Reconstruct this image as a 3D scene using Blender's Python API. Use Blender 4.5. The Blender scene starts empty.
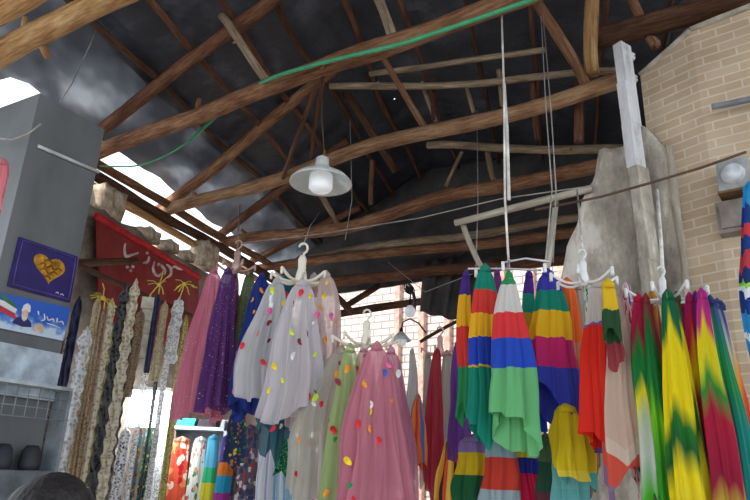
import bpy, math, random
from mathutils import Vector, Matrix, noise

C = bpy.context.scene.collection
PI = math.pi
F, PITCH, ROLL, EYE = 650.0, math.radians(19.3), math.radians(2.2), 1.6

# ------------------------------------------------------------------ camera
sc = bpy.context.scene
cam_data = bpy.data.cameras.new('camera'); cam = bpy.data.objects.new('camera', cam_data); C.objects.link(cam)
cam_data.sensor_width = 36.0; cam_data.lens = F / 750 * 36.0; cam_data.clip_start = 0.05; cam_data.clip_end = 200
_c, _s, _cp, _sp = math.cos(ROLL), math.sin(ROLL), math.cos(PITCH), math.sin(PITCH)
def view_dir(px, py):
    x, y = (px - 375) / F, -(py - 250) / F
    xr, yr = x * _c - y * _s, x * _s + y * _c
    return Vector((xr, _cp - yr * _sp, _sp + yr * _cp))
ax_x = view_dir(1025, 250) - view_dir(375, 250)
ax_z = -view_dir(375, 250)
ax_y = ax_z.cross(ax_x)
M = Matrix((ax_x, ax_y, ax_z)).transposed().to_4x4(); M.translation = (0, 0, EYE)
cam.matrix_world = M
sc.camera = cam
O = Vector((0, 0, EYE))
def at_depth(px, py, Y): d = view_dir(px, py); return O + d * (Y / d.y)
def at_height(px, py, z): d = view_dir(px, py); return O + d * ((z - EYE) / d.z)
def at_plane(px, py, p0, direction):
    n = Vector((-direction[1], direction[0], 0)); d = view_dir(px, py); p0 = Vector((p0[0], p0[1], 0))
    return O + d * (n.dot(p0 - Vector((0, 0, 0))) / n.dot(d))
def mpp(p): return (Vector(p) - O).dot(-ax_z) / F      # metres one pixel spans at a point

# ------------------------------------------------------------------ materials
def lin(c):
    return tuple(((v / 255) / 12.92 if v / 255 <= .04045 else ((v / 255 + .055) / 1.055) ** 2.4) for v in c) + (1,)
class NT:
    def __init__(s, name):
        s.m = bpy.data.materials.new(name); s.m.use_nodes = True; s.t = s.m.node_tree; s.t.nodes.clear()
        s.out = s.t.nodes.new('ShaderNodeOutputMaterial')
    def n(s, kind, ins=None, **kw):
        nd = s.t.nodes.new('ShaderNode' + kind)
        for k, v in kw.items(): setattr(nd, k, v)
        for k, v in (ins or {}).items(): s.set(nd, k, v)
        return nd
    def set(s, nd, k, v):
        if hasattr(v, 'is_output'): s.t.links.new(v, nd.inputs[k])
        else: nd.inputs[k].default_value = v
    def ramp(s, fac, stops, interp='LINEAR'):
        r = s.n('ValToRGB'); r.color_ramp.interpolation = interp; e = r.color_ramp.elements
        while len(e) < len(stops): e.new(0.5)
        for i, (p, c) in enumerate(stops): e[i].position = p; e[i].color = lin(c) if len(c) == 3 else c
        s.t.links.new(fac, r.inputs[0]); return r.outputs[0]
    def math(s, op, a, b=0.0):
        nd = s.n('Math', operation=op); s.set(nd, 0, a); s.set(nd, 1, b); return nd.outputs[0]
    def uv(s, scale=(1, 1, 1)):
        tc = s.n('TexCoord'); mp = s.n('Mapping'); s.t.links.new(tc.outputs['UV'], mp.inputs[0]); mp.inputs['Scale'].default_value = scale
        return mp.outputs[0]
    def obj(s, scale=(1, 1, 1)):
        tc = s.n('TexCoord'); mp = s.n('Mapping'); s.t.links.new(tc.outputs['Object'], mp.inputs[0]); mp.inputs['Scale'].default_value = scale
        return mp.outputs[0]
    def noise(s, vec, scale, detail=4, rough=.55):
        nd = s.n('TexNoise'); s.t.links.new(vec, nd.inputs['Vector']); nd.inputs['Scale'].default_value = scale
        nd.inputs['Detail'].default_value = detail; nd.inputs['Roughness'].default_value = rough; return nd.outputs[0]
    def bump(s, h, strength=.4, dist=.01):
        b = s.n('Bump'); b.inputs['Strength'].default_value = strength; b.inputs['Distance'].default_value = dist
        s.t.links.new(h, b.inputs['Height']); return b.outputs[0]
    def bsdf(s, color, rough=.7, normal=None, metal=0, sheen=0, spec=.5):
        p = s.n('BsdfPrincipled'); s.set(p, 'Base Color', color); s.set(p, 'Roughness', rough); s.set(p, 'Metallic', metal)
        s.set(p, 'Specular IOR Level', spec); s.set(p, 'Sheen Weight', sheen)
        if normal is not None: s.set(p, 'Normal', normal)
        return p.outputs[0]
    def mix(s, f, a, b):
        m = s.n('MixShader'); s.set(m, 0, f); s.t.links.new(a, m.inputs[1]); s.t.links.new(b, m.inputs[2]); return m.outputs[0]
    def mixc(s, f, a, b):
        m = s.n('Mix', data_type='RGBA'); s.set(m, 0, f); s.set(m, 6, a); s.set(m, 7, b); return m.outputs[2]
    def end(s, sh): s.t.links.new(sh, s.out.inputs[0]); return s.m
_cache = {}
def plain(name, c, rough=.6, metal=0, var=.18, scale=9, spec=.4):
    if name in _cache: return _cache[name]
    t = NT(name); v = t.noise(t.obj(), scale)
    d = tuple(max(0, x * (1 - var)) for x in c); b = tuple(min(255, x * (1 + var)) for x in c)
    _cache[name] = t.end(t.bsdf(t.ramp(v, [(.3, d), (.7, b)]), rough, t.bump(v, .15), metal, spec=spec)); return _cache[name]
def bark(name, dark, mid, light):
    t = NT(name); uv = t.uv((1, 1, 1)); a = t.noise(t.uv((7, 1.6, 1)), 3, 6, .65); b = t.noise(t.uv((1.2, 1.1, 1)), 2.2, 4)
    k = t.math('ADD', t.math('MULTIPLY', a, .6), t.math('MULTIPLY', b, .45))
    col = t.ramp(k, [(.34, dark), (.5, mid), (.68, light)])
    return t.end(t.bsdf(col, .82, t.bump(a, .6, .012), spec=.25))
B_GOLD = bark('golden_log', (92, 62, 38), (160, 120, 78), (202, 168, 122))
B_BROWN = bark('brown_log', (62, 40, 30), (124, 86, 62), (172, 134, 104))
B_RED = bark('reddish_log', (52, 34, 28), (98, 64, 48), (136, 98, 76))
B_GREY = bark('weathered_log', (78, 66, 54), (140, 120, 98), (188, 172, 150))
B_DARK = bark('dark_log', (36, 24, 18), (78, 52, 38), (112, 82, 62))
B_TAN = bark('tan_log', (76, 54, 40), (142, 108, 80), (188, 154, 120))
B_PALE = bark('pale_stick', (140, 128, 112), (184, 174, 158), (214, 206, 194))

def cloth_shader(t, col, trans=.3, rough=.85):
    d = t.bsdf(col, rough, sheen=.15, spec=.2); tr = t.n('BsdfTranslucent'); t.set(tr, 0, col)
    return t.mix(trans, d, tr.outputs[0])
def vcoord(t, wob, ns=3.0):
    uv = t.uv(); sep = t.n('SeparateXYZ'); t.t.links.new(uv, sep.inputs[0])
    nz = t.noise(t.uv((3, 2, 1)), ns, 2)
    return t.math('ADD', sep.outputs[1], t.math('MULTIPLY', t.math('SUBTRACT', nz, .5), wob))
def bands(name, stops, wob=.03, trans=.3):
    t = NT(name); return t.end(cloth_shader(t, t.ramp(vcoord(t, wob), stops, 'CONSTANT'), trans))
def dyed(name, stops, wob=.5, su=2.4, trans=.3, twist=.0):
    """soft-edged tie-dyed bands that run unevenly down the cloth"""
    t = NT(name); uv = t.uv(); sep = t.n('SeparateXYZ'); t.t.links.new(uv, sep.inputs[0])
    nz = t.noise(t.uv((su * 1.1, .5, 1)), 2.0, .5)
    v = t.math('ADD', sep.outputs[1], t.math('MULTIPLY', t.math('SUBTRACT', nz, .5), wob * 3.6))
    return t.end(cloth_shader(t, t.ramp(v, stops), trans))
def tulle(name, c, opacity=.6, spark=0, c2=None):
    t = NT(name); n1 = t.noise(t.uv((9, .8, 1)), 3, 3)
    a = t.ramp(n1, [(.3, c), (.7, c2 or tuple(min(255, x + 22) for x in c))])
    sh = cloth_shader(t, a, .45)
    if spark:
        vo = t.n('TexVoronoi'); t.t.links.new(t.uv((40, 60, 1)), vo.inputs['Vector']); vo.inputs['Scale'].default_value = 1
        f = t.math('LESS_THAN', vo.outputs['Distance'], .13)
        sh = t.mix(f, sh, t.bsdf(lin((225, 215, 235)), .2, spec=1))
    tp = t.n('BsdfTransparent')
    return t.end(t.mix(opacity, tp.outputs[0], sh))
def floral(name, base, cols, scale=10, thr=.36, sy=1.0, trans=.15):
    t = NT(name); vo = t.n('TexVoronoi'); uv = t.uv((scale, scale * sy, 1))
    dist = t.n('VectorMath', operation='ADD'); nz = t.n('TexNoise'); t.t.links.new(uv, nz.inputs['Vector']); nz.inputs['Scale'].default_value = 1.5
    t.t.links.new(uv, dist.inputs[0]); t.t.links.new(nz.outputs[1], dist.inputs[1])
    t.t.links.new(dist.outputs[0], vo.inputs['Vector']); vo.inputs['Scale'].default_value = 1
    sep = t.n('SeparateColor'); t.t.links.new(vo.outputs['Color'], sep.inputs[0])
    col = t.ramp(sep.outputs[0], [(i / len(cols), c) for i, c in enumerate(cols)], 'CONSTANT')
    f = t.math('LESS_THAN', vo.outputs['Distance'], thr)
    return t.end(cloth_shader(t, t.mixc(f, lin(base), col), trans))
def stripes(name, stops, trans=.2):                     # stripes along the length: colour by u
    t = NT(name); uv = t.uv(); sep = t.n('SeparateXYZ'); t.t.links.new(uv, sep.inputs[0])
    u = t.math('FRACT', t.math('MULTIPLY', sep.outputs[0], 4))
    return t.end(cloth_shader(t, t.ramp(u, stops, 'CONSTANT'), trans))
def lace(name, a, b, scale=60, alpha=.85, spark=0):
    t = NT(name); vo = t.n('TexVoronoi'); t.t.links.new(t.uv((1, 1, 1)), vo.inputs['Vector']); vo.inputs['Scale'].default_value = scale
    n = t.noise(t.uv(), 9, 3)
    k = t.math('ADD', t.math('MULTIPLY', vo.outputs['Distance'], .7), t.math('MULTIPLY', n, .5))
    sh = t.bsdf(t.ramp(k, [(.38, a), (.62, b)]), .55 if not spark else .22, t.bump(vo.outputs['Distance'], .6, .006), spec=.4 + spark)
    if alpha < 1:
        sh = t.mix(t.ramp(k, [(.1, (alpha,) * 3 + (1,)), (.9, (1, 1, 1, 1))]), t.n('BsdfTransparent').outputs[0], sh)
    return t.end(sh)

# ------------------------------------------------------------------ mesh helpers
def me_obj(name, verts, faces, mat, parent=None, loc=(0, 0, 0), uvs=None, smooth=True, solid=0):
    me = bpy.data.meshes.new(name); me.from_pydata([tuple(v) for v in verts], [], faces); me.update()
    if uvs is not None:
        ul = me.uv_layers.new(name='UVMap')
        for lp in me.loops: ul.data[lp.index].uv = uvs[lp.vertex_index] if not isinstance(uvs, dict) else uvs[lp.index]
    if smooth:
        for p in me.polygons: p.use_smooth = True
    me.materials.append(mat)
    o = bpy.data.objects.new(name, me); C.objects.link(o); o.location = loc
    if parent: o.parent = parent
    if solid:
        md = o.modifiers.new('thickness', 'SOLIDIFY'); md.thickness = solid; md.offset = 0
    return o
def tag(o, label, cat, group=None, kind=None):
    o['label'] = label; o['category'] = cat
    if group: o['group'] = group
    if kind: o['kind'] = kind
    return o
def thing(name, label, cat, loc, group=None):
    o = bpy.data.objects.new(name, None); C.objects.link(o); o.location = loc; o.empty_display_size = .1
    return tag(o, label, cat, group)
def struct(o, label=None):
    o['kind'] = 'structure'
    if label: o['label'] = label; 
    return o
class MB:
    def __init__(s): s.v, s.f, s.u = [], [], []
    def add(s, v, f, u=None):
        k = len(s.v); s.v += [Vector(x) for x in v]; s.f += [tuple(i + k for i in q) for q in f]; s.u += list(u or [(x[0], x[2]) for x in v])
        return s
    def box(s, c, size, rot=None):
        x, y, z = (q / 2 for q in size); vs = []
        for sx, sy, sz in ((-1,-1,-1),(1,-1,-1),(1,1,-1),(-1,1,-1),(-1,-1,1),(1,-1,1),(1,1,1),(-1,1,1)):
            p = Vector((sx * x, sy * y, sz * z))
            if rot is not None: p = rot @ p
            vs.append(p + Vector(c))
        return s.add(vs, [(3,2,1,0),(4,5,6,7),(0,1,5,4),(1,2,6,5),(2,3,7,6),(3,0,4,7)])
    def tube(s, pts, rad, n=8, jit=0, seed=0, cap=True):
        pts = [Vector(p) for p in pts]; N = len(pts); rad = rad if isinstance(rad, (list, tuple)) else [rad] * N
        vs, us, fs = [], [], []; L = 0; ref = None
        for i, p in enumerate(pts):
            d = (pts[min(i + 1, N - 1)] - pts[max(i - 1, 0)]).normalized()
            if ref is None: ref = d.orthogonal().normalized()
            a = (ref - d * ref.dot(d)).normalized(); ref = a; b = d.cross(a)
            if i: L += (p - pts[i - 1]).length
            for k in range(n):
                th = 2 * PI * k / n; r = rad[i]
                if jit: r *= 1 + jit * noise.noise(Vector((math.cos(th) * 1.3 + seed * 7.1, math.sin(th) * 1.3, L * 2.3)))
                vs.append(p + (a * math.cos(th) + b * math.sin(th)) * r); us.append((k / n, L))
        for i in range(N - 1):
            for k in range(n):
                fs.append((i * n + k, i * n + (k + 1) % n, (i + 1) * n + (k + 1) % n, (i + 1) * n + k))
        if cap: fs.append(tuple(range(n - 1, -1, -1))); fs.append(tuple((N - 1) * n + k for k in range(n)))
        return s.add(vs, fs, us)
    def lathe(s, prof, n=24, at=(0, 0, 0)):
        vs = [Vector((r * math.cos(2*PI*k/n), r * math.sin(2*PI*k/n), z)) + Vector(at) for r, z in prof for k in range(n)]
        fs = [(i*n+k, i*n+(k+1)%n, (i+1)*n+(k+1)%n, (i+1)*n+k) for i in range(len(prof)-1) for k in range(n)]
        return s.add(vs, fs)
    def sphere(s, c, r, n=12, m=8):
        r = r if isinstance(r, (tuple, list)) else (r, r, r)
        vs = [Vector((c[0]+r[0]*math.sin(PI*j/m)*math.cos(2*PI*k/n), c[1]+r[1]*math.sin(PI*j/m)*math.sin(2*PI*k/n), c[2]+r[2]*math.cos(PI*j/m))) for j in range(m+1) for k in range(n)]
        fs = [(j*n+k, (j+1)*n+k, (j+1)*n+(k+1)%n, j*n+(k+1)%n) for j in range(m) for k in range(n)]
        return s.add(vs, fs)
    def obj(s, name, mat, parent=None, loc=(0, 0, 0), smooth=True, solid=0):
        l = Vector(loc); base = l
        if parent is not None and parent.get('_abs'): base = Vector(parent['_abs']) + l
        return me_obj(name, [v for v in s.v], s.f, mat, parent, loc, s.u, smooth, solid)

def log(name, a, b, r0, r1, mat, label, cat='beam', group=None, wob=.03, seed=0, n=14, kink=None, stubs=0):
    a, b = Vector(a), Vector(b); rnd = random.Random(seed); L = (b - a).length; pts, rs = [], []
    N = max(8, int(L / .16)); ortho = (b - a).normalized().orthogonal(); o2 = (b - a).normalized().cross(ortho)
    for i in range(N + 1):
        t = i / N; env = math.sin(PI * t) ** .5 if 0 < t < 1 else 0
        w = ortho * noise.noise(Vector((t * L * .55, seed * 3.7, 0))) + o2 * noise.noise(Vector((t * L * .55, seed * 3.7, 9)))
        p = a.lerp(b, t) + w * wob * 1.3 * env
        if kink: p += Vector(kink) * math.sin(PI * t)
        pts.append(p - a); rs.append((r0 + (r1 - r0) * t) * (1 + .10 * noise.noise(Vector((t * L * 1.7, seed, 4)))))
    mb = MB().tube(pts, rs, n, .22, seed)
    for k in range(stubs):
        i = rnd.randrange(2, N - 2); d = Vector((rnd.uniform(-1, 1), rnd.uniform(-1, 1), rnd.uniform(-.6, .8))).normalized()
        mb.tube([pts[i], pts[i] + d * rs[i] * 1.5, pts[i] + d * rs[i] * 2.1], [rs[i] * .45, rs[i] * .34, rs[i] * .25], 7)
    return tag(mb.obj(name, mat, loc=a), label, cat, group, 'thing')
def wire(name, pts, r, mat, label, cat='rope', group=None, sag=0, n=6):
    pts = [Vector(p) for p in pts]
    if len(pts) == 2:
        a, b = pts; pts = [a.lerp(b, i / 14) - Vector((0, 0, sag * 4 * (i / 14) * (1 - i / 14))) for i in range(15)]
    o = pts[0]
    return tag(MB().tube([p - o for p in pts], r, n).obj(name, mat, loc=o), label, cat, group)

# ------------------------------------------------------------------ roof frame of reference
U = Vector((.837, -.547, 0))                      # along the tie beams, left to right
def plate(Y): return Vector((-2.56 + (Y - 5.46) * .29, Y, 0))
V = (plate(1) - plate(0)).normalized()            # along the left wall
def roof_z(s): return 4.86 + (s * .40 if s < 2.5 else 1.0 - (s - 2.5) * .13)
def on_roof(Y, s, dz=0): p = plate(Y) + U * s; p.z = roof_z(s) + dz; return p

_p = at_height(440, 272, 4.16); _k = (_p.x - plate(_p.y).x) ; _s5 = 0
for _ in range(30):      # where the last tie beam meets the eave line
    _q = plate(_p.y - U.y * _s5); _s5 += (_p.x - U.x * _s5 - _q.x) / U.x * .8
YEND = _p.y - U.y * _s5 + .36
# ceiling sheet
t = NT('dark_roof_sheet'); ob = t.obj(); n1 = t.noise(ob, 2.2, 6, .6); n2 = t.noise(ob, 9, 4)
col = t.ramp(n1, [(.3, (42, 44, 53)), (.55, (60, 63, 73)), (.75, (96, 100, 114))])
dk = t.bsdf(col, .5, t.bump(t.math('ADD', n1, t.math('MULTIPLY', n2, .3)), .8, .06), spec=.5)
vo = t.n('TexVoronoi'); t.t.links.new(ob, vo.inputs['Vector']); vo.inputs['Scale'].default_value = 1.1
M_ROOF = t.end(t.mix(t.math('LESS_THAN', vo.outputs['Distance'], .018), dk, t.n('BsdfTransparent').outputs[0]))
vs, fs, NY, NS = [], [], 60, 40
for j in range(NY + 1):
    for i in range(NS + 1):
        Y = -5 + (YEND + .15 + 5) * j / NY; s = .38 + 6.4 * i / NS; p = on_roof(Y, s)
        p.z += .05 * noise.noise(Vector((p.x * 1.5, p.y * 1.5, 0))) + .06; vs.append(p)
for j in range(NY):
    for i in range(NS): k = j * (NS + 1) + i; fs.append((k, k + 1, k + NS + 2, k + NS + 1))
struct(me_obj('ceiling', vs, fs, M_ROOF, solid=.01))
# pale plastic sheet along the left eave, thin enough for daylight to come through
t = NT('pale_plastic_sheet'); n1 = t.noise(t.obj((1, .5, 1)), 2.0, 3, .5)
col = t.ramp(n1, [(.4, (44, 47, 54)), (.56, (80, 84, 92)), (.72, (150, 156, 166))])
tr = t.n('BsdfTranslucent'); t.set(tr, 0, col)
M_PLASTIC = t.end(t.mix(.22, t.bsdf(col, .35, t.bump(n1, .7, .05)), tr.outputs[0]))
vs, fs = [], []
for j in range(61):
    for i in range(9):
        Y = 1 + (YEND - 1) * j / 60; s0 = -.34 - 1.3 * min(1, max(0, (4.6 - Y) / .8)); s = s0 + (.5 - s0) * i / 8; p = on_roof(Y, s)
        p.z += .07 * noise.noise(Vector((p.x * 3, p.y * 3, 5))); vs.append(p)
for j in range(60):
    for i in range(8): k = j * 9 + i; fs.append((k, k + 1, k + 10, k + 9))
struct(me_obj('trim_1', vs, fs, M_PLASTIC))

# floor
t = NT('concrete_floor'); n1 = t.noise(t.obj(), 3, 6)
M_FLOOR = t.end(t.bsdf(t.ramp(n1, [(.3, (120, 114, 106)), (.7, (158, 150, 140))]), .8, t.bump(n1, .2)))
struct(MB().box((0, 5, -.05), (26, 34, .1)).obj('floor', M_FLOOR, smooth=False))

# left wall: rough plaster under the eave, its top broken
t = NT('rough_plaster'); n1 = t.noise(t.obj(), 3.5, 8, .65)
M_PLASTER = t.end(t.bsdf(t.ramp(n1, [(.32, (92, 78, 68)), (.52, (138, 122, 108)), (.7, (176, 160, 144))]), .9, t.bump(n1, .8, .03)))
def rough_wall(name, a, d, L, ztop, thick, mat, amp=.03, step=.12, z0=0):
    """a wall from a along d with a top edge ztop(x), its faces uneven"""
    a, d = Vector(a), Vector(d).normalized(); nrm = Vector((d.y, -d.x, 0)); n = max(2, int(L / step)); mz = 30; vs, fs, us = [], [], []
    for side in (0, 1):
        for i in range(n + 1):
            x = L * i / n; zt = ztop(x)
            for j in range(mz + 1):
                z = z0 + (zt - z0) * j / mz; q = a + d * x + nrm * (0 if side == 0 else -thick)
                q = q + nrm * amp * (noise.noise(Vector((x * 2.2, z * 2.2, side * 9))) + .5 * noise.noise(Vector((x * 6, z * 6, side * 9)))) ; q.z = z
                vs.append(q); us.append((x, z))
    S = (n + 1) * (mz + 1)
    for i in range(n):
        for j in range(mz):
            k = i * (mz + 1) + j; fs.append((k, k + mz + 1, k + mz + 2, k + 1)); fs.append((S + k, S + k + 1, S + k + mz + 2, S + k + mz + 1))
        k = i * (mz + 1) + mz; fs.append((k, k + mz + 1, S + k + mz + 1, S + k))
    for i in (0, n):
        for j in range(mz): k = i * (mz + 1) + j; fs.append((k, k + 1, S + k + 1, S + k))
    return struct(me_obj(name, vs, fs, mat, uvs=us))
WL0 = plate(4.3)
rough_wall('wall_left', WL0, V, 6.4, lambda x: 3.82 + .10 * noise.noise(Vector((x * 2.5, 3, 0))), .3, M_PLASTER)

# dark sheet at the far gable, dark boards on the far right
t = NT('dark_tarp'); n1 = t.noise(t.obj(), 3, 5)
M_TARP = t.end(t.bsdf(t.ramp(n1, [(.3, (52, 50, 51)), (.7, (88, 85, 84))]), .75, t.bump(n1, .7, .05)))
g = plate(YEND); vs = []
for i in range(31):
    s = -.4 + 7.2 * i / 30
    for j in range(5):
        p = g + U * s; p.z = 4.18 + (roof_z(s) + .3 - 4.18) * j / 4; p += V * .05 * noise.noise(Vector((s * 2, j, 0))); vs.append(p)
struct(me_obj('wall_far_gable', vs, [(i*5+j, (i+1)*5+j, (i+1)*5+j+1, i*5+j+1) for i in range(30) for j in range(4)], M_TARP, solid=.01))
a = plate(7.35) + U * 5.45
rough_wall('wall_right', a, V, YEND - 7.2, lambda x: roof_z(5.45) - .03, .1, M_TARP, .02)

# sunlit street wall beyond the far end
t = NT('pale_brick'); br = t.n('TexBrick'); t.t.links.new(t.uv(), br.inputs['Vector']); br.inputs['Scale'].default_value = 1
br.inputs['Color1'].default_value = lin((206, 194, 188)); br.inputs['Color2'].default_value = lin((194, 180, 172)); br.inputs['Mortar'].default_value = lin((140, 124, 118))
br.inputs['Brick Width'].default_value = .42; br.inputs['Row Height'].default_value = .16; br.inputs['Mortar Size'].default_value = .018
M_FAR = t.end(t.bsdf(br.outputs[0], .9))
fw = plate(14.6) - U * 3
rough_wall('wall_back', fw, U, 13, lambda x: 7.2, .3, M_FAR, .004, .4)
for k in range(14):
    p = fw + U * (3.6 + k * .62) - V * .09; p.z = 3
    struct(MB().box(p, (.13, .13, 6), Matrix.Rotation(math.atan2(U.y, U.x), 3, 'Z')).obj('trim_%d' % (20 + k), plain('pink_pilaster', (176, 140, 128), .8), smooth=False))

# ------------------------------------------------------------------ brick pier on the right
t = NT('tan_brick'); br = t.n('TexBrick'); t.t.links.new(t.uv(), br.inputs['Vector']); br.inputs['Scale'].default_value = 1
n1 = t.noise(t.uv(), 2.2, 5)
br.inputs['Color1'].default_value = lin((204, 184, 158)); br.inputs['Color2'].default_value = lin((194, 172, 144)); br.inputs['Mortar'].default_value = lin((218, 204, 182))
br.inputs['Brick Width'].default_value = .2; br.inputs['Row Height'].default_value = .062; br.inputs['Mortar Size'].default_value = .006
mx = t.n('Mix', data_type='RGBA', blend_type='MULTIPLY'); t.set(mx, 0, .5); t.t.links.new(br.outputs[0], mx.inputs[6]); t.t.links.new(t.ramp(n1, [(.3, (190, 184, 178)), (.65, (255, 255, 255))]), mx.inputs[7])
M_BRICK = t.end(t.bsdf(mx.outputs[2], .88, t.bump(br.outputs[1], .5, -.008)))
BA = Vector((1.87, 4.0, 0)); d1 = Vector((.60, -.80, 0)); zA = at_depth(640, 75, 4.0).z; BB = at_plane(690, 30, BA, d1); zB = BB.z; BB.z = 0
d2 = Vector((.79, -.613, 0)); _t = at_plane(750, 6, BB, d2); BC = BB + d2 * 1.9; zC = zB + (_t.z - zB) / (_t.xy - BB.xy).length * 1.9
vs, us, fs = [], [], []; acc = 0; prof = [(BA + Vector((.25, .5, 0)), zA), (BA, zA), (BB, zB), (BC, zC), (BC + Vector((.5, .6, 0)), zC)]
for i, (p, tz) in enumerate(prof):
    if i: acc += (p - prof[i - 1][0]).length
    for z in (0, tz): vs.append((p.x, p.y, z)); us.append((acc, z))
fs = [(2*i, 2*i+2, 2*i+3, 2*i+1) for i in range(4)] + [(1, 3, 5), (1, 5, 9), (5, 7, 9)]
struct(me_obj('wall_right_brick', vs, fs, M_BRICK, uvs=us, smooth=False))
mb = MB(); M_MORTAR = plain('crumbled_mortar', (176, 168, 156), .9)
for (p, z), (q, y) in (((BA, zA), (BB, zB)), ((BB, zB), (BC, zC))):
    p, q = Vector((p.x, p.y, z)), Vector((q.x, q.y, y)); mb.tube([p.lerp(q, i / 12) for i in range(13)], .022, 8, .5, 3)
struct(mb.obj('trim_2', M_MORTAR))
# crumbling grey plaster wall beside the pier
t = NT('grey_crumbling_plaster'); n1 = t.noise(t.obj((1, 1, .45)), 5, 9, .7); n2 = t.noise(t.obj((1, 1, .35)), 2.0, 3)
k = t.math('ADD', t.math('MULTIPLY', n1, .55), t.math('MULTIPLY', n2, .5))
M_GREY = t.end(t.bsdf(t.ramp(k, [(.38, (112, 104, 94)), (.47, (158, 150, 138)), (.54, (188, 180, 166)), (.6, (226, 220, 210))]), .92, t.bump(n1, .9, .04)))
gd = Vector((-.93, .37, 0)).normalized()
g0 = BA + Vector((-.02, .06, 0))
edge = []
for (px, py) in ((648, 96), (640, 98), (632, 112), (622, 146), (606, 148), (598, 150), (594, 178), (582, 200), (577, 226), (567, 246), (560, 282)):
    p = at_plane(px, py, g0, gd); edge.append(((p - g0).dot(gd), p.z))
def plaster_top(x):
    for (x0, z0), (x1, z1) in zip(edge, edge[1:]):
        if x0 <= x <= x1: return z0 + (z1 - z0) * (x - x0) / max(1e-6, x1 - x0) + .03 * noise.noise(Vector((x * 14, 0, 0)))
    return edge[0][1] if x < edge[0][0] else edge[-1][1]
def flip_wall(*a, **k):
    return rough_wall(*a, **k)
gl = edge[-1][0]; far = g0 + gd * gl
rough_wall('wall_right_plaster', far, -gd, gl, lambda x: plaster_top(gl - x), .22, M_GREY, .045, .02)
# tall white-washed post against the pier's edge
p0, p1 = at_depth(655, 300, 3.82), at_depth(621, 46, 3.86); p0 = p0 - (p1 - p0) * (p0.z / (p1.z - p0.z))
mb = MB(); mb2 = MB(); ln = (p1 - p0)
rot = ln.to_track_quat('Z', 'Y').to_matrix()
for i in range(14):
    c = ln * ((i + .5) / 14); (mb2 if i < 11 else mb).box(c + Vector((.006 * math.sin(i * 2.1), 0, 0)), (.115 + .006 * math.sin(i * 3.3), .07, ln.length / 14 + .002), rot)
t = NT('chipped_whitewash'); n1 = t.noise(t.obj((1, 1, .3)), 9, 7, .7)
M_WASH = t.end(t.bsdf(t.ramp(n1, [(.3, (140, 136, 132)), (.45, (206, 206, 210)), (.7, (228, 230, 236))]), .85, t.bump(n1, .4)))
po = tag(mb.obj('wooden_post', M_WASH, loc=p0, smooth=False), 'tall post with a chipped whitewashed top standing at the edge of the brick pier', 'post')
mb2.obj('cemented_base', M_GREY, po, smooth=False)['label'] = 'rough grey cemented lower length'
rough_wall('wall_right_cement_edge', BA - d1 * .03 + Vector((-.08, -.06, 0)), d1, .2, lambda x: 3.95 + .1 * noise.noise(Vector((x * 9, 0, 0))) - x * .8, .1, M_GREY, .03, .02)

# ------------------------------------------------------------------ roof timbers
H = 4.4
ZH = lambda px, py, z=H: at_height(px, py, z)
def ext(a, b, e0, e1): d = (b - a).normalized(); return a - d * e0, b + d * e1
a, b = ext(ZH(0, 55), ZH(110, -5), .5, 2.6); log('log_beam', a, b, .085, .078, B_GOLD, 'thick golden log beam crossing the top left corner, nearest of the tie beams', group='tie beams across the aisle', seed=1, wob=.03, stubs=2)
a, b = ext(at_depth(0, 14, 3.1), at_depth(22, 0, 3.0), .6, 1); log('log_beam', a, b, .06, .055, B_GOLD, 'short piece of golden log in the extreme top left corner', group='tie beams across the aisle', seed=2)
a, b = ext(ZH(105, 150), ZH(500, 5), .25, 1.4); log('log_beam', a, b, .072, .062, B_BROWN, 'long brown log beam with the green hose lying along it', group='tie beams across the aisle', seed=3, wob=.05, stubs=2)
B1 = (a, b)
a, b = ext(ZH(180, 207), ZH(635, 75), .3, -.04); log('log_beam', a, b, .066, .062, B_TAN, 'long pale brown log beam passing behind the pendant lamp to the brick pier', group='tie beams across the aisle', seed=4, wob=.06, stubs=3)
a, b = ext(ZH(240, 240), ZH(592, 166), .3, .3); log('log_beam', a, b, .07, .068, B_BROWN, 'crooked brown log beam just below the pendant lamp', group='tie beams across the aisle', seed=8, wob=.09, stubs=2)
a, b = ext(ZH(255, 268), ZH(562, 234), .2, .6); log('log_beam', a, b, .06, .062, B_BROWN, 'straight brown log beam above the white scarf hanger', group='tie beams across the aisle', seed=6, wob=.04)
a, b = ext(ZH(322, 256, 4.5), ZH(545, 222, 4.5), .2, .5); log('log_beam', a, b, .05, .05, B_GREY, 'thin greyish log beam just above the straight brown one', group='tie beams across the aisle', seed=7, wob=.04)
a, b = ext(ZH(328, 284, 4.16), ZH(558, 261, 4.16), 1.2, 1.2); log('log_beam', a, b, .075, .07, B_RED, 'reddish log beam along the top of the bright far opening', group='tie beams across the aisle', seed=9, wob=.03)

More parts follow.
